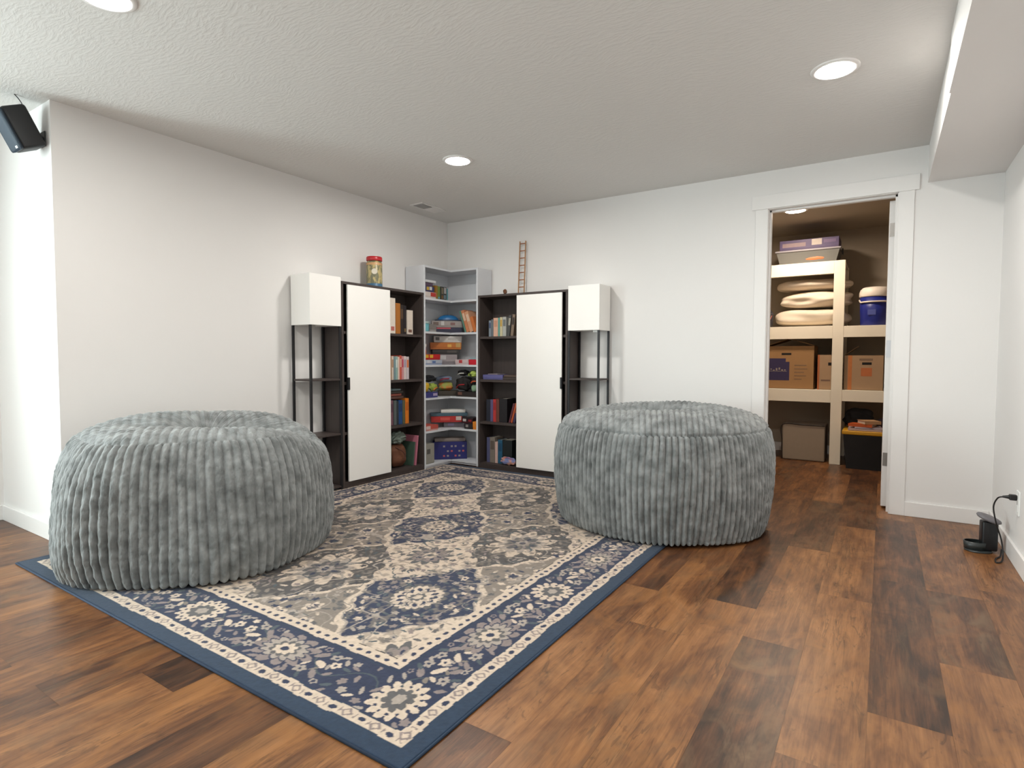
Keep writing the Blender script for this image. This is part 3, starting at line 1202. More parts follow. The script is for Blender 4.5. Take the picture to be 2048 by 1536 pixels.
PROF_L = [(.02, .0), (.6, .0), (.92, .003), (.975, .035), (1.0, .12), (1.003, .22), (.988, .36), (.957, .48), (.91, .565), (.845, .63), (.74, .672), (.56, .697), (.35, .71), (.15, .715), (.01, .715)]
PROF_R = [(.02, .0), (.6, .0), (.91, .003), (.96, .035), (.985, .13), (1.0, .27), (.998, .42), (.98, .52), (.945, .60), (.89, .65), (.77, .69), (.58, .715), (.35, .725), (.15, .725), (.01, .725)]
beanbag('grey ribbed plush bean bag on the left, beside the outer wall corner', (.672, -2.875), .682, PROF_L, 104,
        (-.86, .51), [(.14, .10, .34, .20, 1.03, -.19), (.26, .38, .2, .22, 0, -.06), (-.28, -.12, .25, .25, 0, .02), (-.08, -.22, .24, .05, .7, -.03), (.02, -.12, .2, .04, .5, .03), (.30, -.02, .25, .05, 1.0, .025)], 31, RZ + .003, [], .84, .003,
        (.955, 1.0), .0072, .5)
beanbag('grey ribbed plush bean bag on the right, in front of the open doorway', (2.545, -.925), .675, PROF_R, 124,
        (-.31, .95), [(-.08, -.12, .25, .14, .3, -.15), (.20, .05, .30, .05, .5, -.06), (-.3, .05, .2, .2, 0, -.03), (.20, -.10, .24, .07, .5, .03), (-.02, .14, .24, .06, .3, .02)], 47, RZ + .003, [], .945, .009, (1, 1), .0078, .75)

# ------------------------------------------------------------------ bookcases, towers, corner shelf
D = 0.235
CW = 0.94
S_TOPS = (.05, .44, .835, 1.235)


def bookcase(label, loc, rz, mirror):
    """dark carcass with shelves, half of the front closed by a flat white door; local front is -y"""
    t = thing('bookcase', label, 'bookcase', loc, rz, 'dark bookcases with white doors')

    def bx(x0, x1, y0, y1, z0, z1, bev=.001):
        if mirror:
            x0, x1 = CW - x1, CW - x0
        return B().box(x0, x1, y0, y1, z0, z1, bev)
    yb = -.016
    part('side_panel', bx(0, .02, -D, yb, 0, 1.597), M_DARK, t)
    part('side_panel', bx(CW - .02, CW, -D, yb, 0, 1.597), M_DARK, t)
    part('top_panel', bx(0, CW, -D - .003, yb, 1.597, 1.617), M_DARK, t)
    part('bottom_panel', bx(.02, CW - .02, -D, yb, .028, .05), M_DARK, t)
    part('plinth', bx(.02, CW - .02, -D + .002, -D + .02, 0, .028), M_DARK, t)
    part('back_panel', bx(.02, CW - .02, yb - .006, yb, .05, 1.597, 0), M_DARK, t)
    part('divider', bx(.478, .498, -D + .002, yb - .006, .05, 1.597), M_DARK, t)
    for z in S_TOPS[1:]:
        part('shelf', bx(.498, CW - .02, -D + .004, yb - .006, z - .022, z), M_DARK, t)
        part('shelf', bx(.02, .478, -D + .01, yb - .006, z - .022, z), M_DARK, t)
    dr = part('door', bx(.048, .503, -D - .016, -D - .001, .052, 1.594, .0015), M_WHITE, t, label='flat white door')
    part('handle', bx(.040, .058, -D - .024, -D - .002, .775, .872, .002), M_BLACKM, dr, label='dark edge pull')
    return t


LC = (0, -1.565, RZ)        # left case origin, turned 90 degrees
RC = (.56, 0, 0)
bookcase('dark bookcase with flat white door against the left wall', LC, R(90), False)
bookcase('dark bookcase with flat white door against the back wall', RC, 0, True)


def tower(label, loc, rz, mirror):
    t = thing('side_tower', label, 'shelf tower', loc, rz, 'white box towers on black legs')
    w = .288

    def bx(b, x0, x1, y0, y1, z0, z1, bev=.001):
        if mirror:
            x0, x1 = w - x1, w - x0
        return b.box(x0, x1, y0, y1, z0, z1, bev)
    part('box_cabinet', bx(B(), 0, w, -D, -.016, 1.268, 1.645, .002), M_WHITE, t, label='closed white box on top')
    for x in (.0, w - .016):
        for y in (-D, -.036):
            part('leg', bx(B(), x, x + .016, y, y + .016, 0, 1.268, .001), M_BLACKM, t)
    for z in (.03, .44, .865):
        part('shelf', bx(B(), .003, w - .003, -D + .002, -.02, z - .014, z, .001), M_DARK, t)
    part('underside_bracket', bx(B(), .03, .07, -D + .03, -D + .05, 1.25, 1.268, .001), M_STEEL, t)
    return t


tower('white box tower on black legs at the left end of the bookcases', (0, -1.856, RZ), R(90), False)
tower('white box tower on black legs at the right end of the bookcases', (1.503, 0, 0), 0, True)

C_TOPS = (.04, .347, .655, .962, 1.27, 1.578)
CA, CB = -.622, .557      # ends of the corner unit along the left and back walls
cs = thing('corner_shelf', 'white corner shelf unit packed with games between the two dark bookcases', 'shelf unit', (0, 0, RZ))
yb = .016
lpoly = [(yb, CA + .018), (D, CA + .018), (D, -D), (CB - .018, -D), (CB - .018, -yb), (yb, -yb)]
part('side_panel', B().box(yb, D + .002, CA, CA + .018, 0, 1.87, .001), M_SHELFW, cs)
part('side_panel', B().box(CB - .018, CB, -D - .002, -yb, 0, 1.87, .001), M_SHELFW, cs)
part('back_panel', B().box(yb - .004, yb, CA, -yb, .04, 1.86).box(yb, CB, -yb, -yb + .004, .04, 1.86), M_SHELFW, cs)
part('top_panel', B().prism(lpoly, 1.852, 1.87), M_SHELFW, cs)
for z in C_TOPS:
    part('shelf', B().prism(lpoly, z - .018, z), M_SHELFW, cs)
part('plinth', B().box(D - .03, D - .015, CA + .018, -D + .02, 0, .022).box(D - .03, CB - .018, -D + .015, -D + .03, 0, .022), M_SHELFW, cs)


# ------------------------------------------------------------------ books and boxes
def place_left(x, y, z):
    """left bookcase local -> world"""
    return (LC[0] - y, LC[1] + x, LC[2] + z)


def place_right(x, y, z):
    return (RC[0] + x, RC[1] + y, RC[2] + z)


def book(loc, rz, w, h, d, col, label, group, tilt=0.0, band=None, band2=None, rough=.5):
    """standing book: spine at local y=0 facing -y; loc is the middle of the spine's foot"""
    dz = abs(math.sin(tilt)) * w / 2 + .0006
    t = thing('book', label, 'book', (loc[0], loc[1], loc[2] + dz), rz, group, tilt)
    m = cmat(col, rough)
    cv = B().box(-w / 2, w / 2, 0, .004, 0, h, .0012)
    th = min(.003, w * .12)
    cv.box(-w / 2, -w / 2 + th, .002, d, 0, h).box(w / 2 - th, w / 2, .002, d, 0, h)
    part('cover', cv, m, t)
    part('pages', B().box(-w / 2 + th, w / 2 - th, .004, d - .004, .004, h - .004), M_PAGES, t)
    if band is not None:
        part('spine_title', B().box(-w * .36, w * .36, -.0008, .001, h * .52, h * .86), cmat(band), t)
    if band2 is not None:
        part('spine_mark', B().box(-w * .3, w * .3, -.0008, .001, h * .08, h * .2), cmat(band2), t)
    return t


def flat_book(loc, rz, w, h, d, col, label, group, cat='book', name='book'):
    """book or magazine lying flat; spine on local -y; w wide, d deep, h thick"""
    t = thing(name, label, cat, (loc[0], loc[1], loc[2] + .0006), rz, group)
    m = cmat(col)
    th = min(.0025, h * .2)
    part('cover', B().box(-w / 2, w / 2, 0, d, 0, th).box(-w / 2, w / 2, 0, d, h - th, h).box(-w / 2, w / 2, 0, .003, 0, h, .0008), m, t)
    part('pages', B().box(-w / 2 + .004, w / 2 - .004, .003, d - .004, th, h - th), M_PAGES, t)
    return t


def gamebox(loc, rz, w, d, h, col, label, group, lid=None, marks=(), cat='game box', name='game_box', tilt=0.0, lidfrac=.7):
    """flat cardboard game box, local front -y at y=0; lid overlaps the base; marks = printed patches (x0,x1,z0,z1,colour) as fractions"""
    dz = abs(math.sin(tilt)) * w / 2 + .0006
    t = thing(name, label, cat, (loc[0], loc[1], loc[2] + dz), rz, group, tilt)
    part('base', B().box(-w / 2 + .002, w / 2 - .002, .002, d - .002, 0, h * (1 - lidfrac) + .004, .001), cmat(col), t)
    part('lid', B().box(-w / 2, w / 2, 0, d, h * (1 - lidfrac), h, .002), cmat(lid or col), t)
    for i, (x0, x1, z0, z1, c) in enumerate(marks):
        z0b, z1b = z0 * h, z1 * h
        part('printed_panel', B().box(-w / 2 + x0 * w, -w / 2 + x1 * w, -.0008, .001, max(z0b, h * (1 - lidfrac) + .001), z1b), cmat(c), t)
    return t


def local_rot(rz, v):
    return (v[0] * math.cos(rz) - v[1] * math.sin(rz), v[0] * math.sin(rz) + v[1] * math.cos(rz))


RZL = R(90)
g = 'books in the left bookcase, top shelf'
z = S_TOPS[3]
book(place_left(.533, -.195, z), RZL, .022, .30, .16, (176, 142, 96), 'tan book against the white door edge, top shelf of left bookcase', g)
book(place_left(.582, -.20, z), RZL, .066, .305, .17, (232, 220, 206), 'tall thick white binder on the top shelf of left bookcase', g, band2=(196, 110, 100))
book(place_left(.648, -.20, z), RZL, .056, .265, .17, (176, 108, 38), 'ochre orange book beside the white binder, left bookcase', g)
book(place_left(.699, -.195, z), RZL, .040, .255, .16, (46, 36, 32), 'dark brown book right of the ochre book, left bookcase', g, band=(92, 70, 52))
book(place_left(.739, -.195, z), RZL, .034, .252, .16, (38, 30, 34), 'near-black book left of the short white book, left bookcase', g, band2=(120, 96, 64))
book(place_left(.798, -.20, z), RZL, .072, .215, .17, (226, 212, 198), 'short thick white book at the right end, left bookcase top shelf', g, band2=(120, 84, 70))

g = 'books in the left bookcase, second shelf'
z = S_TOPS[2]
for (x, w, h, c, bd, lab) in ((.530, .026, .205, (190, 156, 92), None, 'mustard yellow book touching the white door, second shelf'),
                              (.557, .022, .200, (168, 128, 84), None, 'light brown book second from the door, second shelf'),
                              (.583, .024, .206, (226, 206, 190), (180, 140, 110), 'cream book left of the teal ones, second shelf'),
                              (.608, .020, .202, (126, 152, 158), None, 'dusty blue book on the second shelf of left bookcase'),
                              (.632, .024, .204, (150, 182, 176), (220, 226, 220), 'pale teal book on the second shelf of left bookcase'),
                              (.657, .020, .200, (232, 206, 190), None, 'thin ivory book right of the pale teal one'),
                              (.681, .024, .212, (206, 92, 72), (226, 180, 160), 'coral red book on the second shelf of left bookcase'),
                              (.707, .022, .206, (214, 148, 150), (190, 60, 84), 'pink book right of the coral red one'),
                              (.736, .030, .205, (222, 204, 200), (170, 150, 170), 'pale pink-white book with mauve title, second shelf'),
                              (.770, .032, .202, (208, 196, 198), (214, 120, 70), 'pale lilac book at the right end of the second shelf')):
    book(place_left(x, -.195, z), RZL, w, h, .15, c, lab, g, band=bd)

g = 'books in the left bookcase, third shelf'
z = S_TOPS[1]
for (x, w, h, c, bd, lab) in ((.532, .030, .215, (156, 112, 96), None, 'dusty brown-pink book by the door, third shelf'),
                              (.571, .042, .218, (124, 84, 96), (90, 60, 74), 'wide mauve book on the third shelf of left bookcase'),
                              (.617, .034, .214, (92, 100, 100), None, 'grey-green book on the third shelf of left bookcase'),
                              (.648, .020, .205, (48, 54, 62), None, 'thin charcoal book left of the blue book'),
                              (.682, .044, .214, (36, 74, 128), (30, 56, 100), 'deep blue book on the third shelf of left bookcase'),
                              (.723, .030, .210, (92, 92, 66), None, 'olive green book on the third shelf of left bookcase'),
                              (.764, .044, .225, (222, 122, 30), (190, 96, 24), 'bright orange book at the right end of the third shelf')):
    book(place_left(x, -.19, z), RZL, w, h, .15, c, lab, g, band=bd)
g = 'books lying on the row of the third shelf'
zt = z + .2265
flat_book(place_left(.625, -.185, zt), RZL, .20, .024, .14, (92, 62, 52), 'brown book lying flat on the third-shelf row', g)
flat_book(place_left(.61, -.188, zt + .026), RZL, .17, .020, .14, (140, 74, 62), 'rust red book in the pile on the third-shelf row', g)
flat_book(place_left(.63, -.183, zt + .048), RZL, .19, .022, .14, (56, 52, 46), 'dark olive book in the pile on the third-shelf row', g)
flat_book(place_left(.62, -.18, zt + .072), RZL, .15, .016, .13, (120, 136, 140), 'grey-blue book topping the pile on the third-shelf row', g)

z = S_TOPS[0]
book(place_left(.535, -.205, z), RZL, .034, .29, .17, (44, 96, 80), 'green folder by the white door, bottom shelf', 'bottom shelf of the left bookcase')
t = thing('pouch', 'brown cloth pouch slumped on the bottom shelf of left bookcase', 'pouch', place_left(.70, -.125, z), RZL)
part('cloth', B().blob((0, 0, 0), (.085, .06, .095), 3, .18, 1.6, 4, 2.6), mat('brown_cloth', rgb(120, 74, 50), .8, noise=.4, nscale=14, bump=.3, bscale=80), t, True)
part('drawstring', B().tube([(-.05, -.03, .185), (-.02, -.07, .16), (.01, -.085, .12), (.0, -.09, .08)], .004), cmat((84, 46, 38)), t, True)
t = thing('plastic_bag', 'crumpled grey-green plastic bag on the brown pouch', 'bag', place_left(.69, -.125, z + .205), RZL)
part('film', B().blob((0, 0, 0), (.085, .058, .05), 8, .4, 2.6, 4, 2.2), mat('cloudy_plastic', rgb(126, 138, 128), .3, noise=.35, nscale=18, bump=.5, bscale=60), t, True)
part('knot', B().blob((.02, -.02, .075), (.018, .018, .02), 2, .4, 2, 3), mat('cloudy_plastic', (0, 0, 0, 1)), t, True)
book(place_left(.852, -.21, z), RZL, .016, .27, .18, (196, 118, 136), 'pink book leaning at the right end of the bottom shelf', 'bottom shelf of the left bookcase', tilt=R(7))
book(place_left(.822, -.205, z), RZL, .014, .215, .17, (70, 92, 78), 'thin dark green book leaning beside the pink one', 'bottom shelf of the left bookcase', tilt=R(7))

# right bookcase, open half on its left
g = 'books in the right bookcase, top shelf'
z = S_TOPS[3]
for (x, w, h, c, bd, tl, lab) in ((.100, .026, .150, (132, 142, 152), (66, 80, 112), 0, 'grey-blue book first from the left, top shelf of right bookcase'),
                                  (.127, .022, .160, (104, 112, 118), None, 0, 'slate grey book second from the left, top shelf of right bookcase'),
                                  (.165, .050, .172, (222, 176, 152), (204, 150, 124), 0, 'peach book on the top shelf of right bookcase'),
                                  (.201, .016, .172, (96, 164, 154), None, 0, 'thin turquoise book right of the peach one'),
                                  (.226, .028, .176, (206, 196, 160), (196, 160, 80), 0, 'cream-yellow book on the top shelf of right bookcase'),
                                  (.262, .038, .178, (178, 178, 172), (112, 116, 116), 0, 'light grey book on the top shelf of right bookcase'),
                                  (.303, .028, .190, (74, 74, 74), (170, 164, 150), R(7), 'charcoal book leaning right, top shelf of right bookcase'),
                                  (.343, .030, .196, (132, 112, 94), (60, 52, 48), R(7), 'striped tan book leaning right, top shelf of right bookcase'),
                                  (.410, .030, .160, (84, 52, 42), None, 0, 'dark brown book against the door, top shelf of right bookcase')):
    book(place_right(x, -.185, z), 0, w, h, .14, c, lab, g, tl, bd)
z = S_TOPS[2]
g = 'flat books in the right bookcase, second shelf'
gamebox(place_right(.145, -.205, z), 0, .225, .17, .044, (92, 90, 138), 'flat violet box on the second shelf of right bookcase', g, (96, 94, 146))
flat_book(place_right(.345, -.20, z), 0, .18, .026, .16, (70, 58, 52), 'dark brown book lying beside the violet box', g)
flat_book(place_right(.35, -.20, z + .027), 0, .165, .018, .15, (96, 78, 68), 'thin brown book on top of the dark brown one, right bookcase', g)
flat_book(place_right(.14, -.195, z + .046), 0, .11, .008, .13, (150, 138, 146), 'thin lilac pamphlet lying on the violet box', g)
z = S_TOPS[1]
g = 'books in the right bookcase, third shelf'
for (x, w, h, c, bd, tl, lab) in ((.085, .044, .205, (36, 38, 50), None, 0, 'thick black-blue book at the left, third shelf of right bookcase'),
                                  (.124, .030, .205, (92, 84, 122), None, 0, 'violet book on the third shelf of right bookcase'),
                                  (.157, .032, .210, (186, 54, 52), (150, 36, 40), 0, 'red book on the third shelf of right bookcase'),
                                  (.192, .032, .212, (104, 58, 46), None, 0, 'reddish brown book right of the red book'),
                                  (.254, .086, .220, (26, 22, 26), None, 0, 'very thick black book on the third shelf of right bookcase'),
                                  (.322, .018, .185, (98, 46, 56), None, R(16), 'thin maroon book leaning right, third shelf of right bookcase'),
                                  (.345, .018, .188, (190, 86, 46), None, R(16), 'orange-red book leaning right, third shelf of right bookcase'),
                                  (.370, .022, .185, (62, 50, 82), (190, 110, 50), R(16), 'dark purple book leaning against the door, third shelf')):
    book(place_right(x, -.19, z), 0, w, h, .15, c, lab, g, tl, bd)
z = S_TOPS[0]
g = 'bottom shelf of the right bookcase'
for (x, w, h, c, bd, lab) in ((.075, .034, .235, (86, 88, 124), None, 'blue-violet book at the left, bottom shelf of right bookcase'),
                              (.122, .056, .240, (132, 122, 112), (96, 84, 76), 'wide grey-brown book on the bottom shelf of right bookcase'),
                              (.168, .030, .200, (212, 178, 168), None, 'pale pink book on the bottom shelf of right bookcase'),
                              (.210, .048, .222, (36, 92, 124), (24, 70, 100), 'teal blue book on the bottom shelf of right bookcase'),
                              (.290, .105, .226, (24, 32, 34), None, 'very wide black binder on the bottom shelf of right bookcase')):
    book(place_right(x, -.175, z), 0, w, h, .14, c, lab, g, band=bd)
t = thing('cloth_pouch', 'small multicoloured cloth pouch in front of the black binder', 'pouch', place_right(.322, -.207, z))
part('cloth', B().blob((0, 0, 0), (.080, .021, .036), 5, .2, 2, 4, 2.2), mat('patch_cloth', rgb(120, 130, 176), .8, nscale=22, col2=rgb(206, 150, 130)), t, True)
part('zipper', B().tube([(-.06, -.012, .062), (0, -.018, .074), (.06, -.012, .06)], .003), cmat((170, 80, 110)), t, True)

# corner shelf contents ------------------------------------------------------------
RZD = R(45)


def diag(u, f, z):
    """point on the diagonal frame: u along the front (left to right), f distance of the front face from the corner"""
    k = math.sqrt(.5)
    return (f * k + u * k, -f * k + u * k, RZ + z)


def lw(y, x, z):   # left wing: front faces +X
    return (x, y, RZ + z)


RZLW = R(90)
# top compartment
z = C_TOPS[5]
g = 'games on the top corner shelf'
gamebox(lw(-.515, .215, z), RZLW, .17, .18, .058, (206, 196, 190), 'white and red box at the left, top corner shelf', g, (216, 204, 196), ((.55, .98, .05, .95, (186, 60, 50)),))
gamebox(lw(-.52, .205, z + .0592), RZLW, .155, .17, .05, (66, 62, 96), 'navy box with yellow and white patches, top corner shelf', g, (58, 60, 100),
        ((.30, .52, .1, .9, (204, 168, 70)), (.56, .78, .35, .95, (220, 218, 216))))
gamebox(lw(-.53, .20, z + .111), RZLW, .14, .16, .032, (92, 72, 92), 'dark plum box second from top of its pile, top corner shelf', g)
gamebox(lw(-.51, .21, z + .146), RZLW, .17, .17, .022, (206, 206, 208), 'thin white tray crowning the pile, top corner shelf', g, (222, 222, 224), cat='tray', name='tray')
book(lw(-.405, .20, z), RZLW, .030, .130, .14, (152, 110, 40), 'ochre booklet standing right of the pile, top corner shelf', g)
book(lw(-.372, .20, z), RZLW, .034, .126, .14, (112, 132, 62), 'lime green book standing on the top corner shelf', g, band2=(90, 150, 190))
gamebox(lw(-.30, .20, z), RZLW, .085, .14, .128, (54, 56, 52), 'dark photo-printed cube box, top corner shelf', g, (62, 62, 58),
        ((.1, .45, .45, .9, (120, 110, 90)), (.55, .9, .5, .95, (176, 170, 170)), (.5, .85, .1, .4, (112, 130, 142)), (.1, .4, .1, .35, (120, 86, 50))), lidfrac=.95)
book(lw(-.235, .19, z), RZLW, .022, .118, .13, (96, 150, 156), 'turquoise book at the right end, top corner shelf', g)
# second compartment
z = C_TOPS[4]
g = 'games on the second corner shelf'
t = thing('tin', 'small turquoise tin with a pink dot, second corner shelf', 'tin', lw(-.540, .165, z + .001))
part('can', B().lathe([(0, 0), (.042, 0), (.044, .003), (.044, .074), (0, .074)], 28), cmat((108, 176, 186), .35), t, True)
part('tin_lid', B().lathe([(.0, .074), (.0465, .074), (.0465, .088), (.044, .091), (0, .091)], 28), cmat((186, 206, 202), .35), t, True)
part('printed_dot', B().cyl((.006, -.042, .035), (.006, -.0455, .035), .013), cmat((172, 60, 130)), t)
gamebox(diag(-.03, .33, z), RZD, .27, .13, .050, (44, 44, 66), 'dark navy flat box with red lid edge, second corner shelf', g, (36, 36, 62), ((.1, .6, .72, .98, (190, 74, 84)),))
gamebox(diag(-.035, .325, z + .052), RZD, .30, .105, .062, (146, 138, 134), 'grey patterned box under the blue dome, second corner shelf', g, (158, 148, 144),
        ((.05, .22, .2, .8, (112, 92, 84)), (.3, .4, .3, .95, (196, 192, 190)), (.6, .75, .35, .75, (126, 90, 86))))
t = thing('toy_dome', 'blue domed toy case on the grey patterned box', 'toy', diag(-.02, .255, z + .1155), RZD)
part('shell', B().lathe([(0, .062), (.03, .058), (.055, .045), (.068, .026), (.072, .012), (.072, .008), (0, .008)], 28, None, 1.45, .72), cmat((40, 112, 170), .35), t, True)
part('rim', B().lathe([(0, 0), (.094, 0), (.096, .006), (.09, .012), (0, .012)], 28, None, 1.4, .72), cmat((58, 70, 94), .4), t, True)
gamebox(lw(-.47, .215, z), RZLW, .09, .05, .07, (150, 146, 144), 'small silver box behind the turquoise tin', g, (130, 124, 120))
for i, (c, lab) in enumerate((((96, 140, 122), 'green slipcase leaning left on the second corner shelf'), ((206, 132, 92), 'orange picture box leaning left on the second corner shelf'),
                              ((216, 160, 124), 'peach game box leaning left on the second corner shelf'), ((208, 118, 60), 'deep orange game box leaning at the far right, second corner shelf'))):
    w_ = (.018, .034, .040, .034)[i]
    x_ = (.385, .415, .457, .500)[i]
    t = book((x_, -.20, RZ + z), 0, w_, (.215, .22, .205, .15)[i], .15, c, lab, g, R(-19), (226, 196, 170) if i in (1, 2) else None)
# third compartment
z = C_TOPS[3]
g = 'games on the third corner shelf'
gamebox(diag(-.03, .32, z), RZD, .18, .12, .098, (120, 112, 116), 'grey box in the corner under the black flat box, third corner shelf', g, (150, 140, 142), ((.1, .4, .5, .9, (190, 186, 186)),))
gamebox(lw(-.475, .225, z), RZLW, .24, .17, .046, (150, 160, 186), 'bottom blue-white puzzle box, third corner shelf', g, (182, 188, 202), ((.1, .3, .1, .9, (206, 206, 212)), (.4, .6, .2, .8, (96, 120, 168))))
gamebox(lw(-.485, .215, z + .048), RZLW, .225, .17, .050, (186, 34, 34), 'red box with yellow circles, third corner shelf', g, (196, 36, 36), ((.06, .26, .15, .9, (226, 176, 50)), (.34, .54, .15, .9, (226, 176, 50))))
gamebox(diag(-.05, .325, z + .1), RZD, .26, .11, .045, (36, 32, 32), 'black flat box beneath the big orange box', g, (44, 40, 38), ((.55, .9, .2, .8, (76, 70, 66)),))
gamebox(diag(-.05, .335, z + .147), RZD, .30, .10, .066, (176, 98, 26), 'big orange game box, third corner shelf', g, (184, 104, 28), ((.55, .68, .25, .75, (216, 160, 70)), (.82, .97, .05, .95, (188, 150, 84))))
gamebox(diag(-.03, .325, z + .2155), RZD, .27, .11, .060, (196, 192, 188), 'white box with grey print on top of the orange box', g, (206, 202, 198), ((.06, .2, .2, .8, (96, 94, 94)), (.5, .8, .4, .7, (170, 166, 162))))
gamebox((.356, -.225, RZ + z), 0, .16, .16, .050, (206, 186, 186), 'white and red box in the corner bend, third corner shelf', g, (212, 190, 190), ((.3, .55, .1, .9, (196, 70, 70)),))
gamebox((.486, -.222, RZ + z), 0, .095, .17, .050, (196, 26, 44), 'glossy red box at the right end, third corner shelf', g, (204, 26, 46))
flat_book((.484, -.20, RZ + z + .0515), 0, .095, .020, .14, (150, 176, 182), 'pale blue book on the glossy red box', g)
t = thing('toy_figure', 'small white and orange toy figure at the left, third corner shelf', 'toy', lw(-.578, .20, z + .0995))
part('body', B().lathe([(0, 0), (.016, 0), (.018, .02), (.012, .05), (.009, .06)], 18), cmat((204, 92, 60)), t, True)
part('head', B().lathe([(.0, .055), (.014, .06), (.019, .075), (.016, .092), (0, .1)], 18), cmat((226, 214, 204)), t, True)
# fourth compartment: dark bags and bright toys
z = C_TOPS[2]
g = 'toys and bags on the fourth corner shelf'
gamebox(lw(-.505, .225, z), RZLW, .17, .16, .050, (66, 66, 128), 'navy blue box at the left, fourth corner shelf', g, (62, 62, 126), ((.6, .95, .1, .8, (176, 160, 190)),))
gamebox((.41, -.225, RZ + z), 0, .25, .17, .048, (50, 40, 36), 'dark brown box at the right, fourth corner shelf', g, (44, 36, 34), ((.1, .3, .1, .9, (116, 78, 66)),))
gamebox(diag(-.02, .31, z), RZD, .20, .12, .05, (52, 44, 34), 'dark olive box in the corner, fourth corner shelf', g, (58, 48, 36))


def soft(name, label, cat, loc, rz, rad, col, seed, col2=None, amp=.25, grp=None, acc=None):
    t = thing(name, label, cat, loc, rz, grp)
    m = mat('cloth_' + label[:18].replace(' ', '_'), rgb(*col), .8, noise=.35, nscale=20, bump=.3, bscale=90, col2=rgb(*col2) if col2 else None)
    part('body', B().blob((0, 0, 0), rad, seed, amp, 1.8, 4, 2.4), m, t, True)
    if acc:
        part('strap', B().tube([(-rad[0] * .6, -rad[1] * .95, rad[2] * .5), (-rad[0] * .1, -rad[1] * 1.12, rad[2] * 1.0), (rad[0] * .6, -rad[1] * .95, rad[2] * 1.1)], .007), cmat(acc), t, True)
    return t


soft('toy_cube', 'yellow soft toy on the navy blue box', 'toy', lw(-.556, .185, z + .051), RZLW, (.034, .034, .042), (222, 178, 48), 1, grp=g)
soft('plush_toy', 'lime green plush next to the yellow toy', 'toy', lw(-.455, .19, z + .051), RZLW, (.045, .036, .036), (150, 166, 70), 2, grp=g, acc=(196, 110, 50))
soft('plush_toy', 'lime plush with orange belly in the corner, fourth corner shelf', 'toy', diag(-.045, .25, z + .051), RZD, (.066, .045, .036), (156, 160, 80), 3, (200, 120, 60), grp=g)
soft('pouch', 'pale blue-grey pouch above the green plush toys', 'pouch', diag(-.06, .25, z + .142), RZD, (.075, .045, .026), (140, 152, 178), 4, grp=g, acc=(150, 50, 70))
soft('bag', 'black drawstring bag draped top left, fourth corner shelf', 'bag', lw(-.485, .15, z + .142), RZLW, (.088, .055, .030), (24, 24, 30), 5, grp=g)
soft('bag', 'black backpack at the right of the fourth corner shelf', 'bag', (.335, -.155, RZ + z + .049), 0, (.08, .065, .062), (28, 24, 24), 6, grp=g, acc=(150, 28, 32))
soft('plush_toy', 'grey-green plush in front of the black backpack', 'toy', (.487, -.19, RZ + z + .049), 0, (.036, .034, .032), (134, 162, 132), 7, grp=g)
soft('pouch', 'black pouch with an orange strap, right end of the fourth corner shelf', 'pouch', (.478, -.15, RZ + z + .122), 0, (.046, .05, .026), (34, 30, 28), 8, grp=g, acc=(206, 90, 50))
soft('plush_toy', 'speckled olive and yellow plush at the very top right, fourth corner shelf', 'toy', (.455, -.15, RZ + z + .186), 0, (.062, .055, .030), (70, 76, 44), 9, (170, 190, 90), grp=g)
soft('bag', 'small black cloth bag on top of the black backpack, fourth corner shelf', 'bag', (.325, -.15, RZ + z + .196), 0, (.06, .05, .026), (30, 27, 30), 10, grp=g, acc=(196, 196, 190))
# fifth compartment
z = C_TOPS[1]
g = 'games on the fifth corner shelf'
gamebox(lw(-.505, .228, z), RZLW, .17, .17, .050, (206, 150, 142), 'white and red box at the bottom left, fifth corner shelf', g, (198, 88, 76), ((.0, .35, .1, .9, (222, 196, 190)),))
gamebox(diag(.03, .30, z), RZD, .20, .12, .052, (112, 106, 112), 'grey box in the corner bend, fifth corner shelf', g, (118, 112, 120), ((.2, .5, .2, .8, (136, 128, 158)),))
gamebox((.435, -.225, RZ + z), 0, .10, .16, .052, (40, 36, 38), 'black box beside the orange block, fifth corner shelf', g, (46, 40, 42), ((.2, .5, .3, .8, (150, 140, 136)),))
gamebox((.513, -.228, RZ + z), 0, .045, .16, .075, (226, 134, 40), 'small orange block at the right end, fifth corner shelf', g)
gamebox(diag(-.045, .34, z + .055), RZD, .30, .11, .058, (176, 38, 34), 'long red box with a white end, fifth corner shelf', g, (182, 40, 36), ((.3, .6, .2, .8, (206, 80, 70)), (.8, .97, .05, .95, (212, 196, 186))))
gamebox((.415, -.215, RZ + z + .054), 0, .13, .15, .05, (72, 22, 28), 'dark maroon box right of the long red one', g, (40, 22, 26), ((.1, .4, .2, .8, (206, 200, 196)), (.6, .9, .3, .7, (150, 36, 40))))
gamebox(diag(-.02, .34, z + .115), RZD, .36, .10, .030, (76, 104, 118), 'wide flat teal box, fifth corner shelf', g, (70, 98, 112))
gamebox(diag(.02, .33, z + .1465), RZD, .24, .11, .030, (222, 216, 208), 'white lidded box topping the teal box, fifth corner shelf', g, (230, 226, 220))
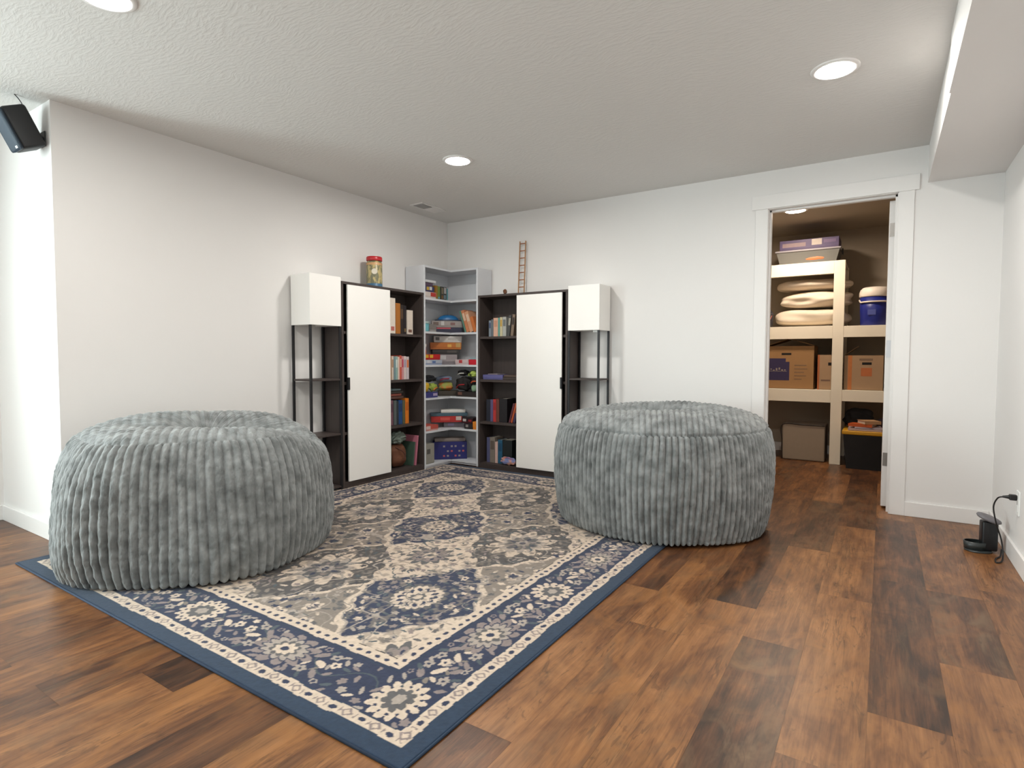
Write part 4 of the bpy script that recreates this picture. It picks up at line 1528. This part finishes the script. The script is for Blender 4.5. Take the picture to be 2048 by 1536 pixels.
# bottom compartment
z = C_TOPS[0]
g = 'boxes on the bottom corner shelf'
gamebox(lw(-.535, .228, z), RZLW, .115, .17, .185, (150, 146, 136), 'light grey box at the left of the bottom corner shelf', g, (156, 152, 142), ((.1, .5, .5, .75, (96, 92, 88)),), lidfrac=.95)
t = gamebox(diag(-.01, .345, z), RZD, .325, .135, .170, (38, 40, 104), 'large navy blue game box on the bottom corner shelf', g, (36, 38, 108),
            tuple((.28 + .115 * i, .34 + .115 * i, zz, zz + .1, (150, 140, 140) if (i + j) % 3 else (190, 90, 96)) for i in range(6) for j, zz in enumerate((.15, .42, .7)) if (i * 2 + j) % 3 != 1), lidfrac=.97)
gamebox(diag(-.01, .33, z + .172), RZD, .30, .12, .030, (132, 120, 114), 'flat grey-brown box on the large navy box', g, (138, 126, 120))

# ------------------------------------------------------------------ things on top of the bookcases
t = thing('snack_jar', 'tall plastic snack jar with red lid on the left bookcase', 'jar', (.125, -1.118, RZ + 1.6172), R(20))
part('jar_body', B().lathe([(0, 0), (.058, 0), (.064, .006), (.066, .02), (.066, .20), (.06, .215), (.054, .222), (0, .222)], 36),
     mat('pretzel_pattern', rgb(186, 168, 116), .35, nscale=38, stretch=(1, 1, .5), col2=rgb(112, 110, 84)), t, True)
part('label_band', B().lathe([(.0668, .004), (.0668, .030), (.066, .031), (.066, .003)], 36), cmat((66, 110, 142), .4), t, True)
part('upper_band', B().lathe([(.0664, .185), (.0664, .203), (.066, .204), (.066, .184)], 36), cmat((206, 160, 112), .4), t, True)
part('white_spot', B().cyl((.03, -.0585, .13), (.031, -.0605, .13), .024), cmat((222, 214, 196), .4), t)
part('jar_lid', B().lathe([(0, .222), (.064, .222), (.066, .226), (.066, .252), (.062, .257), (0, .257)], 36), cmat((190, 36, 42), .35), t, True)

t = thing('toy_ladder', 'small wooden toy ladder leaning on the back wall', 'ladder', (.926, -.062, 1.6172), 0, tiltx=R(-3.2))
m = mat('light_wood', rgb(182, 138, 100), .6, noise=.25, nscale=20, stretch=(1, 1, .1))
m2 = mat('rung_wood', rgb(166, 104, 66), .6, noise=.25, nscale=20)
for s in (-1, 1):
    part('rail', B().box(s * .031 - .004, s * .031 + .004, -.006, .006, .001, .50, .001), m, t)
for k in range(7):
    part('rung', B().cyl((-.029, 0, .075 + k * .067), (.029, 0, .075 + k * .067), .0045, seg=10), m2, t, True)
t = thing('wooden_figurine', 'tiny brown wooden figurine on the right bookcase, beside the ladder', 'figurine', (.772, -.10, 1.6172), R(12))
part('base', B().box(-.022, .022, -.018, .018, 0, .014, .003), mat('brown_carving', rgb(112, 68, 38), .6, noise=.3), t)
part('carving', B().blob((0, 0, .013), (.016, .013, .022), 4, .4, 2, 3, 2.6), mat('brown_carving', (0, 0, 0, 1)), t, True)

# ------------------------------------------------------------------ wall speaker, upper left
t = thing('wall_speaker', 'black speaker tilted down from the ceiling corner at the left', 'speaker', (-.085, -3.414, 2.226), 0, tiltx=R(26))
blk = mat('speaker_black', rgb(20, 21, 24), .5, noise=.1, bump=.05)
part('cabinet', B().box(-.065, .065, -.045, .068, -.105, .105, .016, seg=4), blk, t, True)
grl = mat('speaker_grille', rgb(52, 66, 80), .6, noise=.15, nscale=300, bump=.3, bscale=600)
gr_ = part('grille', B().box(-.062, .062, -.060, -.040, -.102, .102, .018, seg=4), grl, t, True, label='slate blue front grille')
part('badge', B().box(.022, .048, -.0615, -.0595, -.092, -.080, .0003), cmat((226, 232, 236), .3), gr_)
part('mount', B().box(-.02, .02, .062, .074, -.075, -.02, .003).cyl((0, .07, -.05), (0, .086, -.063), .012), blk, t)
part('mount_plate', B().box(-.028, .028, -.003, .003, -.04, .04, .001, Matrix.Translation((0, .0885, -.065)) @ Matrix.Rotation(R(-26), 4, 'X')), blk, t)
wc = B().tube([(-.09, -3.40, 2.333), (-.10, -3.385, 2.36), (-.095, -3.40, 2.385), (-.075, -3.425, 2.399)], .0025)
tag(part('speaker_wire', wc, cmat((70, 70, 74)), None, True), 'thin grey wire running from the speaker to the ceiling', 'wire')

# ------------------------------------------------------------------ right corner: device, outlet, cord
t = thing('charging_dock', 'small black device with oval grey top by the right wall', 'device', (4.248, -.615, 0), R(8))
part('body', B().box(-.036, .034, -.03, .034, .010, .168, .010, seg=3), mat('device_black', rgb(22, 23, 26), .4, noise=.1), t, True)
part('oval_top', B().lathe([(0, 0), (.052, .0), (.058, .006), (.055, .013), (.04, .017), (0, .018)], 36,
                           Matrix.Translation((-.006, -.004, .176)) @ Matrix.Rotation(R(20), 4, 'Y') @ Matrix.Rotation(R(10), 4, 'X'), 1.0, .8), mat('device_grey', rgb(112, 108, 112), .5, noise=.08), t, True, label='grey oval top')
part('foot_plate', B().lathe([(0, 0), (.058, 0), (.061, .004), (.057, .009), (0, .010)], 36, Matrix.Translation((-.046, -.008, 0)), 1.0, .85), mat('device_dark', rgb(48, 52, 52), .35, noise=.08), t, True)
part('side_guard', B().lathe([(.044, .0), (.050, .0), (.054, .042), (.049, .042)], 30, Matrix.Translation((-.056, .0, .009)), 1, .8), mat('device_dark', (0, 0, 0, 1)), t, True)
o = thing('wall_outlet', 'white wall outlet plate low on the right wall', 'outlet', (XR, -.80, .315))
part('cover_plate', B().box(-.006, 0, -.037, .037, -.06, .06, .002), mat('outlet_plastic', rgb(240, 240, 238), .4, noise=.02), o)
part('socket', B().box(-.0075, -.005, -.017, .017, .012, .042, .001).box(-.0075, -.005, -.017, .017, -.042, -.012, .001), mat('outlet_plastic', (0, 0, 0, 1)), o)
pc = thing('power_cord', 'black power cord with plug hanging from the right wall outlet', 'cord', (0, 0, 0))
part('plug', B().box(4.296, 4.327, -.815, -.785, .328, .356, .005).cyl((4.298, -.80, .342), (4.272, -.795, .340), .010, .005), mat('cord_black', rgb(20, 18, 20), .5), pc)
part('cable', B().tube([(4.276, -.796, .340), (4.256, -.775, .325), (4.245, -.750, .27), (4.262, -.735, .18), (4.285, -.72, .10), (4.292, -.735, .03), (4.28, -.79, .006),
                        (4.255, -.82, .005), (4.262, -.75, .0048), (4.288, -.69, .006), (4.298, -.645, .03)], .0035), mat('cord_black', (0, 0, 0, 1)), pc, True)

# ------------------------------------------------------------------ storage room contents
SY = 1.83      # front face of the storage rack
rk = thing('storage_rack', 'cream painted lumber storage rack inside the doorway', 'storage rack', (0, 0, 0))
rk_b = CY1 - .02
for (x, zt) in ((3.325, 1.99), (2.06, 1.99), (4.12, 1.36)):
    part('post', B().box(x, x + .095, SY, SY + .038, 0, zt, .003), M_LUMBER, rk)
for (x, zt) in ((3.325, 1.99), (2.06, 1.99), (4.12, 1.36)):
    part('rear_post', B().box(x, x + .095, rk_b - .038, rk_b, 0, zt, .003), M_LUMBER, rk)
for zt in (1.99, 1.36, .73):
    part('front_rail', B().box(2.155, 3.325, SY + .002, SY + .040, zt - .125, zt, .003), M_LUMBER, rk)
    part('deck', B().box(2.06, 3.325 + .09, SY + .040, rk_b - .04, zt - .018, zt - .0), M_LUMBER, rk)
for zt in (1.355, .735):
    part('front_rail', B().box(3.42, 4.12, SY + .002, SY + .040, zt - .11, zt, .003), M_LUMBER, rk)
    part('deck', B().box(3.42, 4.21, SY + .040, rk_b - .04, zt - .018, zt), M_LUMBER, rk)

# clear bin with purple boxed game on top
t = thing('storage_bin', 'grey see-through storage bin on top of the rack', 'storage bin', (3.08, 1.90, 1.9905))
mbin = mat('smoky_plastic', rgb(112, 112, 108), .3, noise=.15, nscale=8)
pb = [(-.27, 0), (.27, 0), (.27, .36), (-.27, .36)]
bb = bmesh.new()
b2 = B()
lo = [(-.25, .02), (.25, .02), (.25, .36), (-.25, .36)]
hi = [(-.285, 0), (.285, 0), (.285, .38), (-.285, .38)]
vl = [b2.bm.verts.new((x, y, 0)) for x, y in lo]
vh = [b2.bm.verts.new((x, y, .135)) for x, y in hi]
b2.bm.faces.new(vl[::-1])
b2.bm.faces.new(vh)
for i in range(4):
    b2.bm.faces.new((vl[i], vl[(i + 1) % 4], vh[(i + 1) % 4], vh[i]))
part('tub', b2, mbin, t)
part('rim', B().box(-.295, .295, -.01, .39, .128, .145, .004), cmat((150, 146, 152), .4), t)
part('contents', B().blob((.07, .0205, .02), (.10, .012, .035), 3, .3, 2, 3), cmat((196, 116, 70)), t, True, label='orange contents pressed against the front')
part('latch', B().box(.296, .306, .15, .21, .09, .15, .002), blk, t)
gamebox((3.09, 1.905, 2.1366), 0, .53, .34, .10, (70, 56, 92), 'wide purple game box on the grey storage bin', None, (72, 58, 96),
        ((.05, .45, .3, .7, (128, 108, 112)), (.55, .72, .35, .95, (176, 164, 156)), (.75, .95, .5, .8, (98, 80, 116))), lidfrac=.9)
# bedding
bed = mat('white_bedding', rgb(226, 212, 192), .85, noise=.06, nscale=6, bump=.35, bscale=14)
for (zz, rx, rzh, sd, lab) in ((1.361, .345, .092, 12, 'bottom white pillow of the stack on the rack'), (1.552, .325, .084, 14, 'middle white pillow of the stack on the rack'),
                               (1.729, .35, .057, 15, 'top white pillow of the stack on the rack')):
    t = thing('pillow', lab, 'pillow', (3.115 + (.03 if sd == 14 else 0), 2.14, zz), 0, 'white pillows on the rack')
    part('cushion', B().blob((0, 0, 0), (rx, .245, rzh), sd, .10, 1.4, 5, 2.6), bed, t, True)
t = thing('cloth_bundle', 'small dark bundle at the left end of the pillow stack', 'bundle', (2.735, 1.93, 1.361))
part('cloth', B().blob((0, 0, 0), (.04, .05, .09), 21, .2, 2, 4, 2.4), cmat((52, 50, 58)), t, True)
part('trim', B().tube([(-.02, -.055, .03), (.015, -.062, .07), (.035, -.05, .12)], .004), cmat((190, 110, 96)), t, True)
# water cooler
t = thing('water_cooler', 'round blue drink cooler with white lid on the rack', 'cooler', (3.665, 1.985, 1.3552))
blu = mat('cooler_blue', rgb(28, 40, 128), .4, noise=.1)
wht = mat('cooler_white', rgb(232, 220, 208), .45, noise=.04)
part('tank', B().lathe([(0, 0), (.110, 0), (.116, .008), (.121, .13), (.124, .275), (0, .275)], 40), blu, t, True)
part('lid', B().lathe([(0, .275), (.128, .275), (.131, .285), (.131, .315), (.122, .345), (.100, .366), (.06, .372), (0, .374)], 40), wht, t, True)
hd = B()
hp = [(.131 * math.cos(a), .131 * math.sin(a), .225) for a in np.linspace(-PI * .83, -PI * .17, 9)]
hd.tube([(-.127, 0, .25)] + hp + [(.127, 0, .25)], .008)
part('handle', hd, wht, t, True)
part('embossed_mark', B().box(-.055, .012, -.1235, -.119, .10, .15, .0005), mat('cooler_mark', rgb(70, 78, 150), .4), t)

# cardboard boxes


def carton(loc, w, d, h, m, label, flaps, patches, slots, name='cardboard_box'):
    t = thing(name, label, 'cardboard box', loc, 0, 'cardboard boxes on the rack')
    th = .004
    part('walls', B().box(-w / 2, w / 2, 0, th, 0, h).box(-w / 2, w / 2, d - th, d, 0, h).box(-w / 2, -w / 2 + th, 0, d, 0, h)
         .box(w / 2 - th, w / 2, 0, d, 0, h).box(-w / 2, w / 2, 0, d, 0, th).box(-w / 2 + th, w / 2 - th, th, d - th, h - .05, h - .046), m, t)
    for (px, y0, y1, l2, ang) in flaps:      # hinged on a side wall: length and tilt of the flap
        part('flap', B().box(0, l2, y0, y1, -.002, .002, 0, Matrix.Translation((px, 0, h + .003)) @ Matrix.Rotation(R(ang), 4, 'Y')), m, t)
    for (x0, x1, z0, z1, c) in patches:
        part('printed_panel', B().box(x0, x1, -.0009, .001, z0, z1), cmat(c, .7), t)
    for (x0, x1, z0, z1) in slots:
        part('hand_hole', B().box(x0, x1, -.0011, .001, z0, z1, .0004), cmat((18, 14, 12), .9), t)
    return t


cbx = carton((2.94, 1.885, .7302), .46, .36, .435, M_CARD, 'large cardboard moving box with dark purple label on the rack',
             [(-.226, .02, .34, .215, -18), (.226, .02, .34, .215, -162)],
             [(-.225, .005, .085, .275, (50, 40, 78)), (-.225, -.03, .275, .31, (50, 40, 78)), (.05, .16, .235, .245, (128, 100, 74)), (.05, .17, .20, .208, (128, 100, 74)),
              (.05, .14, .165, .173, (128, 100, 74)), (.05, .16, .13, .138, (128, 100, 74)), (.05, .12, .095, .103, (128, 100, 74))],
             [(-.07, .02, .345, .365)])
# unreadable scrawl on the label: thin pale strokes
st_ = B()
for k in range(7):
    st_.box(-.20 + k * .026, -.185 + k * .026, -.0016, -.0008, .185 + .010 * math.sin(k * 2.1), .205 + .012 * math.cos(k * 1.7))
st_.box(-.21, -.02, -.0016, -.0008, .176, .181)
part('label_print', st_, cmat((150, 136, 126), .7), cbx)
carton((3.262, 1.885, .7302), .125, .30, .345, M_CARD2, 'narrow cardboard box with orange edge beside the moving box', [], [(-.0625, -.045, 0, .345, (176, 98, 52)), (-.03, .05, .085, .10, (120, 92, 76))], [(.03, .062, .24, .27)])
carton((3.590, 1.885, .7352), .33, .34, .335, M_CARD2, 'cardboard box with orange tape strip at the right of the rack', [(-.16, .08, .30, .14, -38)],
       [(-.128, -.095, 0, .335, (186, 112, 58)), (-.02, .07, .135, .215, (186, 106, 58)), (-.035, .075, .285, .305, (126, 100, 78))], [(-.012, .066, .245, .268)])

# things on the storage room floor
t = thing('fabric_bin', 'grey fabric bin on the floor beneath the rack', 'storage bin', (3.085, 1.90, 0))
fab = mat('grey_canvas', rgb(150, 134, 116), .85, noise=.1, nscale=20, bump=.2, bscale=200)
part('bag_body', B().box(-.195, .195, 0, .34, .002, .37, .012), fab, t)
part('piping', B().tube([(-.19, -.003, .01), (-.195, -.003, .2), (-.19, -.003, .362), (0, -.004, .367), (.19, -.003, .365)], .006), cmat((44, 34, 28)), t, True)
part('side_handle', B().tube([(-.20, .12, .24), (-.215, .17, .16), (-.20, .22, .24)], .008), cmat((44, 34, 28)), t, True)

t = thing('storage_tote', 'black storage tote with yellow lid on the closet floor', 'storage tote', (3.637, 1.66, 0))
tb = mat('tote_black', rgb(14, 14, 15), .45, noise=.1)
b2 = B()
lo = [(-.16, .02), (.16, .02), (.16, .40), (-.16, .40)]
hi = [(-.19, 0), (.19, 0), (.19, .42), (-.19, .42)]
vl = [b2.bm.verts.new((x, y, 0)) for x, y in lo]
vh = [b2.bm.verts.new((x, y, .325)) for x, y in hi]
b2.bm.faces.new(vl[::-1])
b2.bm.faces.new(vh)
for i in range(4):
    b2.bm.faces.new((vl[i], vl[(i + 1) % 4], vh[(i + 1) % 4], vh[i]))
part('tub', b2, tb, t)
part('lid', B().box(-.20, .20, -.012, .43, .325, .362, .008), cmat((214, 156, 20), .4), t, label='yellow snap-on lid')
gp = 'papers and bags on the black tote'
flat_book((3.62, 1.67, .3625), 0, .27, .020, .20, (196, 172, 168), 'pale pink folder on the yellow tote lid', gp)
flat_book((3.65, 1.68, .3835), R(6), .22, .014, .18, (188, 176, 186), 'lilac-white folder, second on the tote lid', gp)
flat_book((3.58, 1.69, .3985), R(-14), .20, .026, .14, (190, 84, 28), 'orange booklet on the folders of the tote', gp)
soft('bag', 'black soft bag heaped at the back of the tote', 'bag', (3.56, 1.985, .3625), 0, (.12, .06, .085), (18, 16, 18), 33)
flat_book((3.685, 1.70, .4255), R(25), .14, .03, .16, (190, 150, 112), 'tan notebook topping the pile on the tote', gp)
soft('pouch', 'dark violet pouch hanging at the right of the tote lid', 'pouch', (3.757, 1.98, .3625), 0, (.04, .07, .05), (66, 56, 74), 36)
